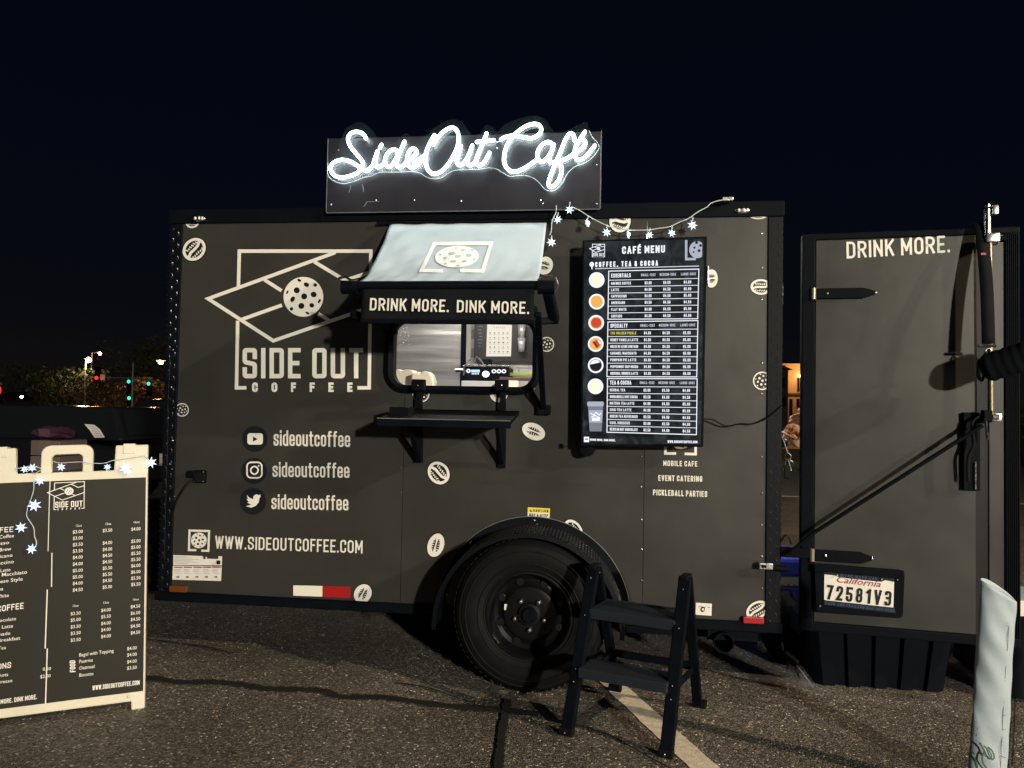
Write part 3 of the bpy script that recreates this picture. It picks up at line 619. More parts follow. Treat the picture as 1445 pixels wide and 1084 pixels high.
for k in range(2): mb.tube(catmull([Vector((x0+.01+k*.05, Ye+.05, z1)), Vector((x0+.03+k*.05, Ye+.04, z1+.045+.02*(k % 2))), Vector((x0+.08+k*.05, Ye+.06, z1+.01))], 4), .006, 6)
mb.build('portafilter_handles', 'chrome', em_, smooth='auto')
a = aty(687, 511, Ye+.1); MB().lathe([(0, .02), (.035, .018), (.04, 0), (.04, -.03), (0, -.03)], (a.x, a.y, a.z), 'z', 20).build('bean_hopper_lid', 'trim', em_, smooth='auto')
x0, x1, z0, z1 = inr(719, 526, 751, 531, Ye+.1); MB().box(x0, x1, Ye+.1, Ye+.2, z0, z1, .003).build('lime_packet', 'greenlime', TR)
x0, x1, z0, z1 = inr(705, 532, 751, 537, Ye-.02); MB().box(x0, x1, Ye-.02, Ye+.08, z0, z1, .003).build('purple_box', 'purple', TR)
x0, x1, z0, z1 = inr(717, 537, 731, 547, Ye-.06); MB().box(x0, x1, Ye-.06, Ye+.02, z0, z1, .002).build('paper_box', 'crate', TR)
# plastic clip ring at upper-left corner + bag hanging (crinkled glitter string)
mb = MB(); random.seed(5)
for k in range(46):
    q = aty(567+random.uniform(-3, 10), 460+random.uniform(0, 27), 1.40); s_ = .006
    mb.add([q+Vector((random.uniform(-s_, s_), random.uniform(-s_, s_), random.uniform(-s_, s_))) for _ in range(3)], [(0,1,2)])
mb.build('glitter_strands', 'logo_w', TR, kind='stuff')
# stack of white cup lids and bags just inside the window, lower left
Yl = .30
def outl(P, Y, d, name, m_, bev=.004): return MB().prism([(aty(x, y, Y).x, aty(x, y, Y).z) for x, y in P], lambda a, b, t_: Vector((a, t_, b)), Y, Y+d).build(name, m_, TR, bevel=bev)
outl([(548,570),(548,521),(562,521),(567,524),(571,521),(580,522),(584,526),(590,524),(594,530),(592,570)], Yl, .12, 'paper_bag', 'crate', .01)
outl([(580,570),(580,525),(592,527),(597,524),(604,524),(609,529),(612,538),(612,570)], Yl-.1, .08, 'white_jug', 'plastic_w', .01)

# ---- decals on the wall (drawn in photo pixels, projected on the wall plane itself)
WF = wallfn(-.0003); CM = ['cream', 'dark', 'bdisc']
F = Flat(affine(WF, 230, 290, .26742, .26752), CM); logo(F, lw=18.5); F.build('wall_logo', TR)
def wt(name, txt, BL, BR, TL, wt_=.135, gap=.13, m_='cream'):
    F = Flat(WF, [m_]); F.text(txt, BL, BR, TL, wt_, gap=gap); return F.build(name, TR)
for (cx, cy), yb in (((359.5,619.5), 630), ((358.5,664.5), 674), ((357,707.5), 719.5)):
    pass
F = Flat(WF, CM); F.disc(359.5,619.5,18,18.5,mi=2,n=40); F.rrect(349,611.5,371,627.5,4,0); F.poly([(357,616),(357,623.5),(363.5,619.8)],2); F.build('video_icon', TR)
F = Flat(WF, CM); F.disc(358.5,664.5,18,18.5,mi=2,n=40); F.ribbon(rounded([(348.5,652.5,6),(369.5,652.5,6),(369.5,674.5,6),(348.5,674.5,6)],True,6),2.2,0,True); F.ribbon([(359+5.2*cos(a*pi/12),663.8+5.4*sin(a*pi/12)) for a in range(24)],2.2,0,True); F.disc(365,657.5,1.2,mi=0,n=10); F.build('camera_icon', TR)
F = Flat(WF, CM); F.disc(357,707.5,18.5,19,mi=2,n=40)
F.poly([(347,714.3),(353.8,712.4),(348.9,709.0),(351.4,708.7),(347.7,704.2),(350.2,704.6),(348.0,698.6),(351.8,702.3),(357.2,704.6),(358.0,700.0),(361.5,697.6),(365.1,698.9),(368.1,697.8),(366.7,700.6),(368.3,700.4),(366.2,702.9),(365.0,709.0),(360.9,714.0),(354.9,716.4)],0); F.build('bird_icon', TR)
wt('social_lettering','sideoutcoffee',(386,629),(494,631),(386,607),.115,.11); wt('social_lettering','sideoutcoffee',(384.5,673),(493,674.5),(384.5,652),.115,.11); wt('social_lettering','sideoutcoffee',(383,718.5),(491.5,720.5),(383,697.5),.115,.11)
wt('web_lettering','WWW.SIDEOUTCOFFEE.COM',(303.5,774),(511.5,781),(303.8,756),.125,.14)
F = Flat(WF, CM); F.ribbon([(277,776.5),(266.5,776.3),(267.5,748.8),(295,749.5),(294,777.5),(284,777.2)],3,0); F.ball(280.6,762.7,11); F.build('small_logo', TR)
# lower right: square logo, services
F = Flat(WF, CM); F.ribbon([(954,640),(939,640),(939.5,606),(982,606),(981.5,641),(966,640.5)],3.6,0); F.ball(960.5,618,16); F.build('small_logo', TR)
wt('service_lettering','MOBILE CAFE',(936,657.5),(984,658.5),(936,650),.17,.2); wt('service_lettering','EVENT CATERING',(929,678.5),(991,680),(929,670.5),.17,.2); wt('service_lettering','PICKLEBALL PARTIES',(921.5,699),(998,701.5),(921.5,690.8),.17,.2)
# scattered bean and ball stickers
for cx, cy, rx, ry, rot, st in ((274,352,17.5,15,-.75,1),(271,313,10,9,0,1),(619,667.5,17,14.5,.9,1),(615,769.5,17,11.5,-1.25,0),(753,609,17,11.5,.42,0),(1074,405,15,11,.05,1),(1070,303.5,13,6,0,1),(1004,393,9,13,0,0),(875,312,15,16,.3,1),(769,375,11,13,.4,0),(809,749,17,12,1.0,1),(512,838,14,12,-1.0,0),(1069,861,17,12,-.5,1),(704,555,13,13,0,0)):
    F = Flat(WF, CM, base=.0004); bean(F, cx, cy, rx, ry, rot, st); F.build('bean_sticker', TR)
for cx, cy, r in ((257,578.5,9.5),(1075.5,537.5,13),(771.5,486,10.5),(594,556,12)):
    F = Flat(WF, ['dark', 'cream'], base=.0004); F.disc(cx, cy, r*1.08, mi=0); F.disc(cx, cy, r, mi=1); F.ball(cx, cy, r*.86); F.build('ball_sticker', TR)
# data plates, warning stickers, reflectors
F = Flat(WF, ['paper', 'redp', 'dark', 'grout']); F.poly([(244.7,783.3),(286,784.7),(286,786),(292,786),(292,788.5),(308,789),(308,785),(313.5,785.2),(313,798),(244.5,797.4)],0)
F.poly([(244,798.3),(313,799.5),(312,820),(243.2,818)],0)
for k in range(5): F.poly([(245.5+k*13.5,799.6),(257.5+k*13.5,799.9),(257.4+k*13.5,801.5),(245.4+k*13.5,801.2)],1); F.ribbon([(247+k*13.5,809.5),(256+k*13.5,809.8)],.4,3)
for k in range(5):
    for j in range(4): F.ribbon([(246+k*13.4,803.4+j*1.3),(255.5+k*13.4+random.uniform(-2,1),803.7+j*1.3)],.35,3)
    F.disc(251+k*13.4,814.5,2.6,1.3,.3,3,10); F.disc(252+k*13.4,813.5,.8,.8,0,2,8)
for j in range(6): F.ribbon([(246,785+j*2),(268+random.uniform(-8,14),785.6+j*2)],.45,3)
F.disc(288.5,787.5,1.8,mi=2,n=12); F.rect(305.5,791,311,796.5,2); F.build('data_plate', TR)
F = Flat(WF, ['yellow','paper','dark']); F.poly([(744.7,716),(776,717.5),(775.8,724.5),(744.6,723)],0); F.poly([(744.6,723),(775.8,724.5),(775.6,730.8),(744.4,729.2)],1)
F.poly([(747.3,722),(751.2,722.2),(749.3,718.4)],2); F.text('CAUTION',(752.5,722.4),(773.5,723.4),(752.6,718.6),.2,2,gap=.4); F.text('NOT A STEP',(747,728.6),(773.3,730),(747.1,724.6),.2,2,gap=.3); F.build('caution_sticker', TR)
F = Flat(WF, ['paper','dark','redp']); F.poly([(982,850.5),(1004.5,852),(1004,869),(981.5,867.5)],0); F.ribbon([(985,857),(989,855),(992,860),(996,856)],.7,1); F.disc(991.5,860,3.3,4,.3,1,12); F.disc(992,860,1.6,2,.3,0,10); F.ribbon([(998,857),(1002,857.4)],.6,1); F.rect(981,851,982.2,856,2); F.build('load_sticker', TR)
mb = MB(); b = [aty(*q, -.002) for q in ((414,826),(455,827),(455,842),(414,840.5))]; mb.add(b+[v_+Vector((0,-.002,0)) for v_ in b], [(4,5,6,7),(0,1,5,4),(1,2,6,5),(2,3,7,6),(3,0,4,7)]).build('white_reflective_tape','white_r',TR)
mb = MB(); b = [aty(*q, -.002) for q in ((455.3,827),(494.5,828.3),(494.3,844),(455.3,842))]; mb.add(b+[v_+Vector((0,-.002,0)) for v_ in b], [(4,5,6,7),(0,1,5,4),(1,2,6,5),(2,3,7,6),(3,0,4,7)]).build('red_reflective_tape','red_r',TR)
a = aty(241,826,-.01); b = aty(264,835.5,-.01); MB().box(a.x, b.x, -.024, 0, b.z, a.z, .003).build('amber_marker','amber',TR)
a = aty(1048,869.5,-.01); b = aty(1077,879.5,-.01); MB().box(a.x, b.x, -.028, 0, b.z, a.z, .003).build('red_marker','red_r',TR)
for cx, cy in ((281,308.5),(1048,297)):
    a = aty(cx, cy, -.015); ml = MB().sphere((a.x, -.013, a.z), .036, .010, .016, 16, 8).build('clearance_lamp','chrome',TR, smooth=True)
    mb = MB()
    for dx in (-.018, .004, .02): mb.sphere((a.x+dx, -.021, a.z), .007, .006, .009, 10, 6)
    mb.build('lamp_lens','white_r',ml, smooth=True)
# power inlet with cable at the left
a = aty(282,673,-.01); pi_ = MB().box(a.x-.033, a.x+.033, -.022, .0, a.z-.030, a.z+.034, .005).build('power_inlet','trim',TR)
MB().lathe([(0,-.03),(.026,-.03),(.030,-.02),(.030,0)], (a.x+.004,-.0,a.z), 'y', 20).build('inlet_cover','rubber',pi_, smooth='auto')
MB().box(a.x-.058, a.x-.012, -.040, -.012, a.z-.002, a.z+.032, .006).build('inlet_flap','trim',pi_)
mb = MB()
for dx in (-.024,.024):
    for dz in (-.022,.026): mb.sphere((a.x+dx,-.0235,a.z+dz),.004,.003,.004,8,4)
mb.build('inlet_screws','chrome',pi_,kind='stuff')
MB().tube(catmull([Vector((a.x-.03,-.035,a.z-.012)), Vector((a.x-.055,-.05,a.z-.045)), Vector((a.x-.08,-.045,a.z-.08)), Vector((a.x-.115,-.03,a.z-.13)), Vector((a.x-.15,0,a.z-.20))],5),.006,8).build('inlet_cable','cord',pi_,smooth='auto')
# latch hook on the rear corner
a = aty(1079,799,-.03); hk = MB().box(a.x-.028, a.x+.035, -.045, -.012, a.z-.014, a.z+.016, .005).build('door_latch','chrome',TR)
MB().box(a.x-.018, a.x+.005, -.047, -.044, a.z-.005, a.z+.008).build('latch_slot','trim',hk)
MB().tube([(a.x+.03,-.03,a.z-.004),(a.x+.10,-.03,a.z-.010)],.014,10).build('latch_bar','trim',TR,smooth='auto')

# ---- awning over the window
AX0, AX1 = 1.115, 1.895; AT = Vector((0,-.022,2.183)); AB = Vector((0,-.50,1.808))
def aw(u, v, o=0):
    """u 0..1 across, v 0..1 top to bottom: a sagging cloth with slack folds"""
    x = AX0+(AX1-AX0)*u; y = AT.y+(AB.y-AT.y)*(v**1.0); z = AT.z+(AB.z-AT.z)*v-.068*sin(pi*v)*(1-.25*sin(pi*u))
    x += .018*(v-.0)*(u-.5)*0
    z += .006*sin(9*u+5*v)*sin(pi*v)+.0045*sin(23*u-11*v+1.0)*sin(pi*v)*(1-u)**.5+.002*sin(61*u+9*v)*v+.003*sin(30*u+26*v)*(1-v)*(1-u)+.004*sin(40*v+6*u)*sin(pi*v)*(u*(1-u))
    y += -.02*sin(pi*v)
    n_ = Vector((0,-.62,.78)); return Vector((x,y,z))+n_*o
mb = MB(); NU, NV = 56, 40
vs = [aw(i/NU, j/NV) for j in range(NV+1) for i in range(NU+1)]; mb.add(vs, [(j*(NU+1)+i, j*(NU+1)+i+1, (j+1)*(NU+1)+i+1, (j+1)*(NU+1)+i) for j in range(NV) for i in range(NU)])
AWN = MB().beam((AX0-.07,-.020,2.186),(AX1+.02,-.020,2.186),.012,.014).build('awning','trim',TR)
cloth = mb.build('canopy','cloth',AWN,smooth=True); md = cloth.modifiers.new('thick','SOLIDIFY'); md.thickness = .0015; md.offset = -1
# emblem printed on the canopy: find (u,v) for the photo pixels by a short search
def awpx(px, py, o):
    u, v = (px-540)/230, (py-315)/85
    for _ in range(8):
        p = aw(u, v); q = [None]*3
        def pr_(P): dd = P-CAM; k = dd.dot(_f); return Vector((722.5+FPX*dd.dot(_r)/k, 542-FPX*dd.dot(_u)/k))
        a = pr_(p); b = pr_(aw(u+.01, v)); c = pr_(aw(u, v+.01)); J = Matrix(((b.x-a.x, c.x-a.x), (b.y-a.y, c.y-a.y))); dlt = J.inverted() @ (Vector((px, py))-a)*.01
        u += dlt.x; v += dlt.y
    return aw(u, v, o+.0015)
F = Flat(awpx, ['logo_w','cloth'], base=.002, step=.0006)
sx = lambda x, y: (470+x/4.1286, 290+y/4.1286)
F.ribbon([sx(640,386),sx(515,384),sx(590,228),sx(922,224),sx(872,386),sx(740,384)], 5.0, 0, maxseg=5)
F.disc(*sx(722,304), 31, 15.2, -.05, 0, n=40, rings=8); o0 = F.off
for x, y, a, b in ((690,286,19,9),(757,266,15,7),(728,302,18,9),(791,297,18,9),(652,313,11,9),(700,332,18,8),(766,332,15,7),(716,254,11,4),(812,266,9,5),(625,293,7,6),(822,320,8,6),(728,357,12,4),(655,345,10,5)): F.off = o0; F.disc(*sx(x,y), a/4.13, b/4.13, -.1, 1, n=14, rings=1)
F.build('canopy_logo', AWN)
MB().tube([(1.075,-.50,1.795),(1.94,-.50,1.795)],.020,14).build('front_bar','trim',AWN,smooth='auto')
mb = MB()
for x in (1.085,1.935): MB().tube([(x-.035,-.50,1.788),(x+.035,-.50,1.788)],.030,16).build('bar_end_cap','trim',AWN,smooth='auto')
MB().tube(catmull([Vector((1.04,-.52,1.822)),Vector((1.07,-.53,1.828)),Vector((1.10,-.528,1.815)),Vector((1.125,-.52,1.82))],4),.006,6).build('tie_wire','chrome',AWN,smooth='auto')
MB().tube(catmull([Vector((1.90,-.52,1.815)),Vector((1.93,-.53,1.832)),Vector((1.97,-.525,1.828)),Vector((1.985,-.52,1.79)),Vector((1.97,-.51,1.77))],4),.004,6).build('tie_wire','chrome',AWN,smooth='auto')
# valance
mb = MB(); NU = 40; vl = lambda u, v: Vector((1.142+.745*u, -.508-.006*sin(14*u+2*v)*v-.010*v, 1.79-.150*v))
mb.add([vl(i/NU, j/8) for j in range(9) for i in range(NU+1)], [(j*(NU+1)+i, j*(NU+1)+i+1, (j+1)*(NU+1)+i+1, (j+1)*(NU+1)+i) for j in range(8) for i in range(NU)])
vo = mb.build('valance','blackcloth',AWN,smooth=True); md = vo.modifiers.new('t','SOLIDIFY'); md.thickness = .002
F = Flat(wallfn(-.5255), ['cream']); F.text('DRINK MORE.', (521.5,438), (633,440.5), (522.5,420.5), .15, gap=.15); F.build('valance_lettering', AWN)
F = Flat(wallfn(-.5255), ['cream']); F.text('DINK MORE.', (644.5,440.7), (746.5,443.2), (645,423.5), .15, gap=.15); F.build('valance_lettering', AWN)
MB().tube([(1.14,-.515,1.638),(1.89,-.515,1.638)],.010,10).build('valance_bar','trim',AWN,smooth='auto')
for x, xf in ((1.93,1.925),(1.118,1.11)):
    MB().beam((x+.012,-.49,1.775),(x+.034,-.36,1.66),.045,.045,b=.01).build('awning_arm','trim',AWN)
    MB().beam((x+.034,-.37,1.665),(x-.03,-.40,1.655),.03,.03,b=.006).build('arm_joint','trim',AWN)
    w_ = aty(767,575,-.02) if x > 1.5 else aty(551,462,-.02)
    MB().beam((x-.03,-.47,1.68),(w_.x,-.03,w_.z),.026,.03,b=.005).build('awning_strut','trim',AWN)
    MB().box(w_.x-.03, w_.x+.035, -.035, .0, w_.z-.035, w_.z+.012, .005).build('wall_bracket','trim',AWN)
    if x > 1.5: MB().beam(aty(749,549,-.02),aty(763,572,-.03),.014,.014).build('wall_brace','trim',AWN)
MB().box(1.17,1.86,-.10,-.02,fz1-.012,fz1+.03,.006).build('awning_head_rail','trim',AWN)
# ---- fold-down serving shelf
SZ = aty(650,579,0).z
SH = MB().beam((1.4725,-.006,SZ-.008),(1.4725,-.335,SZ-.052),.605,.020,b=.003).build('serving_shelf','matte',TR)
MB().box(1.168,1.777,-.342,-.332,SZ-.075,SZ-.040,.002).build('shelf_edge','trim',SH)
MB().tube([(1.17,-.343,SZ-.041),(1.775,-.343,SZ-.041)],.0018,6).build('edge_highlight_strip','galv',SH)  # thin pale tube stands in for the highlight along the shelf front
a = aty(567,583,-.2); MB().box(a.x-.05,a.x+.045,-.24,-.14,SZ-.035,SZ+.012,.004).build('card_reader','trim',SH)
for cx0, cx1 in ((586,600),(703,717)):
    xa = aty(cx0,640,0).x; xb = aty(cx1-3,640,0).x; xm = (xa+xb)/2
    MB().box(xa, xb, -.02, 0, aty(600,653 if cx0<650 else 657,0).z, SZ-.02, .002).build('bracket_wall_plate','trim',SH)
    MB().beam((xm,-.20,SZ-.06),(xm,-.02,SZ-.25),.020,.020).build('bracket_brace','trim',SH)
    MB().beam((xm,-.32,SZ-.068),(xm,-.0,SZ-.03),.03,.014).build('bracket_arm','trim',SH)
    MB().beam((xm-.09,-.02,SZ-.12),(xm-.015,-.02,SZ-.22),.010,.010).build('bracket_stay','trim',SH)
    MB().box(xa+.008, xb-.002, -.045, -.018, SZ, fz0+.06, .003).build('shelf_hanger','trim',SH)
    a = aty(cx0+6,540,-.05); cb = MB().box(a.x-.035, a.x+.03, -.075, -.03, a.z-.04, a.z+.016, .008).build('hanger_clamp','trim',SH)
    MB().sphere((a.x+.0,-.078,a.z-.014),.005,.004,.005,8,5).build('clamp_screw','chrome',cb,smooth=True)
    mb = MB(); mb.sphere((xm,-.024,SZ-.24),.005,.004,.005,8,5); mb.sphere((xm,-.024,SZ-.20),.004,.004,.004,8,5); mb.build('bracket_screws','chrome',SH,kind='stuff')

# ---- wheel, fender, underbody
WX, WY, WR = 1.862, -.13, .345
WH = MB().lathe([(.19,-.095),(.215,-.105),(.255,-.112),(.30,-.108),(.322,-.098),(.335,-.088),(.343,-.075),(WR,-.05),(WR,.05),(.343,.075),(.335,.088),(.30,.108),(.25,.112),(.19,.095)], (WX,WY,WR), 'y', 96).build('wheel','rubber',TR,smooth='auto')
mb = MB()
for r in (.205,.232,.29,.318):
    y_ = -.1035 if r < .22 else (-.110 if r < .27 else (-.111 if r < .3 else -.101)); mb.lathe([(r-.003,y_),(r,y_-.0035),(r+.003,y_)], (WX,WY,WR),'y',96)
mb.build('sidewall_rings','rubber',WH,smooth=True)
mb = MB()
for k in range(72):
    for yy, sg in ((-.066,1),(-.02,-1),(.026,1),(.066,-1)):
        a = 2*pi*k/72+(.02 if sg > 0 else .06); ca, sa = cos(a), sin(a); t = Vector((-sa,0,ca)); n_ = Vector((ca,0,sa)); c = Vector((WX,WY+yy,WR))+n_*(WR-.001)
        mb.add([c+t*.009*i+Vector((0,.018*j,0))+n_*k_ for k_ in (0,.0045) for i, j in ((-1,-1),(1,-1),(1,1),(-1,1))], [(4,5,6,7),(0,1,5,4),(1,2,6,5),(2,3,7,6),(3,0,4,7)])
mb.build('tread_blocks','rubber',WH,kind='stuff')
mb = MB().lathe([(.192,-.098),(.196,-.106),(.188,-.107),(.180,-.098),(.176,-.075),(.166,-.045),(.150,-.035),(.135,-.040),(.118,-.062),(.095,-.068),(.060,-.066),(.052,-.066),(.050,-.085),(.036,-.088),(.033,-.080),(0,-.079)], (WX,WY,WR),'y',72)
rim = mb.build('rim','rim',WH,smooth='auto')
F = Flat(lambda x, y, o: Vector((x, WY-.0685-o, y)), ['cord','chrome'])
for k in range(5): a = 2*pi*k/5+.75
mb = MB()
for k in range(8): a = 2*pi*k/8+.35; MB().lathe([(0,-.0475),(.016,-.0475),(.019,-.0445)], (WX+.146*cos(a),WY,WR+.146*sin(a)),'y',16).build('rim_hole','cord',rim)
mb = MB().lathe([(.0,-.104),(.030,-.104),(.034,-.098),(.034,-.08)], (WX,WY,WR),'y',28); mb.build('hub_cap','trim',rim,smooth='auto')
nut0 = None
for k in range(5):
    a = 2*pi*k/5+.94
    if nut0 is None:
        nut0 = MB().lathe([(0,-.092),(.008,-.090),(.0105,-.083),(.0105,-.064)], (0,0,0),'y',6).build('lug_nut','chrome',rim,smooth='auto')
        for v_ in nut0.data.vertices: v_.co += Vector((1.5,.95,0))
        nn = nut0
    else: nn = nut0.copy(); COL.objects.link(nn)
    nn.location = Vector((WX+.070*cos(a)-1.5, WY-.95, WR+.070*sin(a)))
tg = aty(716.5,857,WY-.06); MB().box(tg.x-.016,tg.x+.018,WY-.064,WY-.058,tg.z-.012,tg.z+.014,.001).build('balance_weight','white_r',rim)
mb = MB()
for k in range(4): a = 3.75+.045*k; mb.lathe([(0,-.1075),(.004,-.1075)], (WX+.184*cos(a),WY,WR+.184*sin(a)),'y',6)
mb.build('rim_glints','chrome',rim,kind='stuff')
# round fender: flange on the wall, tread-plate arch, lip
FC = Vector((1.855,0,.288)); FR = .432; a0, a1 = radians(-2.5), radians(182.5)
FE = MB().lathe([(FR+.035,-.001),(FR+.035,-.006),(FR,-.006),(FR,-.265),(FR-.02,-.268),(FR-.02,-.262),(FR-.006,-.258),(FR-.006,-.001)], FC,'y',72,a0,a1).build('fender','plate_black',TR,smooth='auto')
MB().tube([FC+Vector(((FR+.036)*cos(a0+(a1-a0)*k/60),-.004,(FR+.036)*sin(a0+(a1-a0)*k/60))) for k in range(61)],.0022,6).build('flange_edge','thread',FE,smooth=True)
mb = MB()
for k in range(84):
    for j in range(9):
        a = a0+(a1-a0)*(k+.5)/84; y_ = -.02-.027*j; sg = 1 if (k+j) % 2 else -1; t = Vector((-sin(a),0,cos(a))); n_ = Vector((cos(a),0,sin(a))); c = FC+n_*FR+Vector((0,y_,0)); u = (t*sg+Vector((0,1,0))).normalized(); w_ = u.cross(n_)
        mb.add([c-u*.010, c+w_*.003, c+u*.010, c-w_*.003, c+n_*.0022], [(0,1,4),(1,2,4),(2,3,4),(3,0,4)])
mb.build('tread_lozenges','plate_shiny',FE,kind='stuff')
mb = MB()
for px, py in ((754,734),(757,741),(664,765)): q = aty(px,py,-.006); mb.sphere(q,.008,.005,.008,8,5)
q = aty(630,839,-.006); mb.sphere(q,.006,.005,.006,8,5)
mb.build('fender_bolts','chrome',FE,kind='stuff')
MB().box(.0,2.95,.35,.42,.17,.25).box(.0,2.95,1.5,1.57,.17,.25).build('chassis_rail','trim',TR)
MB().tube([(WX,-.05,WR-.02),(WX,1.95,WR-.02)],.035,12).build('axle','trim',TR,smooth='auto')
MB().lathe([(.19,-.11),(.255,-.112),(.32,-.10),(WR,-.06),(WR,.06),(.32,.10),(.19,.11)], (WX,2.07,WR),'y',48).build('far_wheel','rubber',TR,smooth='auto')
# tongue and jack at the front (left)
MB().beam((-.02,.5,.29),(-1.1,.95,.29),.06,.08).beam((-.02,1.4,.29),(-1.1,.95,.29),.06,.08).build('tongue','trim',TR)
# stabiliser jack tube under the rear corner
a = aty(1020,905,.02); st_ = MB().box(a.x-.07,a.x+.16,.03,.09,a.z+.0,.262,.004).build('stabiliser_mount','trim',TR)
MB().tube([(a.x,-.01,a.z),(a.x,.5,a.z)],.042,24,caps=False).build('stabiliser_tube','trim',st_,smooth='auto')
MB().lathe([(.042,-.012),(.047,-.012),(.047,.02),(.042,.02)],(a.x,.0,a.z),'y',28).build('tube_rim','trim',st_,smooth='auto')
MB().lathe([(0,.0),(.041,.0)],(a.x,.12,a.z),'y',24).build('tube_core','cord',st_)

# ---- rear door swung open, in line with the side wall
RD0, RD1 = aty(1150,600,0).x, aty(1371,600,0).x; DZ0, DZ1 = .325, 2.085; RDE = aty(1431,600,0).x
RD = MB().box(RD0, RD1, .0, .04, DZ0, DZ1, .003).build('rear_door','wrap',TR)
MB().box(RD0-.062, RD0-.002, -.006, .055, DZ0-.03, DZ1+.012, .006).build('door_edge_frame','trim',RD)
MB().box(RD0-.062, RDE, -.002, .05, DZ1+.002, DZ1+.032, .006).build('door_top_frame','trim',RD)
MB().box(RD0-.062, RDE, -.004, .05, DZ0-.045, DZ0-.002, .006).build('door_bottom_frame','trim',RD)
MB().box(RD1+.001, RD1+.055, .012, .045, DZ0, DZ1).build('door_seal','cord',RD)
MB().box(RD1+.056, RD1+.115, .006, .042, DZ0, DZ1, .002).build('door_strip','wrap',RD)
xr = RD1+.117; mb = MB().box(xr, RDE, .002, .06, DZ0-.03, DZ1+.03, .004)
rb0 = mb.build('door_end_frame','trim',RD)
mb = MB()
for k in range(7): x = xr+.007+(RDE-xr-.014)*k/6; mb.tube([(x,.001,DZ0),(x,.001,DZ1)],.0032,6)
mb.build('frame_ribs','trim',rb0,smooth='auto')
F = Flat(wallfn(-.0003), ['cream','dark']); F.text('DRINK MORE.', (1194.5,366.5), (1336.5,361), (1194,343), .14, gap=.14); F.build('door_lettering', RD)
def hinge(px0, px1, pyc0, pyc1, hh):
    a = aty(px0,pyc0,-.01); b = aty(px1,pyc1,-.01); zc = (a.z+b.z)/2; L_ = b.x-a.x
    P = [(a.x, zc-hh),(a.x+L_*.78, zc-hh),(b.x, zc-hh*.25),(b.x, zc+hh*.25),(a.x+L_*.78, zc+hh),(a.x, zc+hh)]
    h = MB().prism(P, lambda x, z, t: Vector((x, t, z)), -.016, -.004).build('strap_hinge','trim',RD,bevel=.003)
    h2 = MB().tube([(a.x-.012,-.012,zc-hh*1.1),(a.x-.012,-.012,zc+hh*1.1)],.012,12).build('hinge_knuckle','pole_brown',RD,smooth='auto')
    mb = MB()
    for t in (.18,.97): mb.sphere((a.x+L_*t,-.017,zc),.0075,.005,.0075,10,5)
    mb.build('hinge_bolts','chrome',RD,kind='stuff')
hinge(1152,1237,415.5,414.5,.024); hinge(1150,1232,783,786,.026)
a = aty(1120,780,-.01); MB().box(3.0,RD0-.02,-.022,.01,a.z-.022,a.z+.022,.004).build('hinge_arm','trim',RD)
MB().tube(catmull([aty(1103,765,-.02),aty(1108,757,-.03),aty(1113,757,-.035),aty(1117,768,-.02)],5),.004,6).build('hinge_hook','cord',RD,smooth='auto')
# licence plate in its holder
bfn = wallfn(-.030)
MB().prism(rounded([(x,z,.02) for x,z in [(aty(1150,795,-.02).x,aty(1150,795,-.02).z),(aty(1275,802,-.02).x,aty(1275,802,-.02).z),(aty(1272,868,-.02).x,aty(1272,868,-.02).z),(aty(1152,863,-.02).x,aty(1152,863,-.02).z)]],True,.02), lambda x,z,t: Vector((x,t,z)), -.030, -.004).build('plate_holder','trim',RD,bevel=.004)
F = Flat(bfn, ['paper','dark','redp','bluep','cream']); F.poly([(1164.5,808),(1261.5,815),(1260.5,855.5),(1164.3,847)],0)
F.poly([(1164.3,806),(1262,812.5),(1262,818),(1249,816),(1244,818.5),(1186,814),(1180,811),(1164.4,810)],1); F.poly([(1164.3,846),(1262,854),(1264,862),(1164,853)],1)
F.btext('California',(1182,820.5),(1243,826),(1182.4,811.5),2,shear=.35,bold=.012)
F.text('72581V3',(1167.8,844.5),(1258,851.5),(1169.5,824),.19,4,gap=.3); F.off -= .0002; F.text('72581V3',(1167,845),(1257,852),(1168.7,824.4),.17,1,gap=.3)
F.text('RIVER WAVE CAR',(1187,812.8),(1238,816.2),(1187.2,809),.2,3,gap=.2); F.text('CARS AND TRAILERS 530-300-0250',(1166,852),(1262,860),(1166.2,848.3),.2,3,gap=.2); F.build('licence_plate', RD)
MB().prism([(aty(*q,-.034).x,aty(*q,-.034).z) for q in ((1150,795),(1275,802),(1275,809.5),(1262,809),(1262,813),(1164,806.5),(1164,803),(1150,803))][:5]+[(aty(1164,806,-.034).x,aty(1164,806,-.034).z),(aty(1150,806,-.034).x,aty(1150,806,-.034).z)], lambda x,z,t: Vector((x,t,z)), -.040,-.031).build('plate_surround','trim',RD,bevel=.003)
mb = MB()
for q in ((1182.8,810.8),(1244.5,815.5),(1158.5,855),(1266,815)): p = aty(*q,-.038); mb.sphere(p,.0045,.004,.0045,8,5)
mb.build('plate_screws','chrome',RD,kind='stuff')
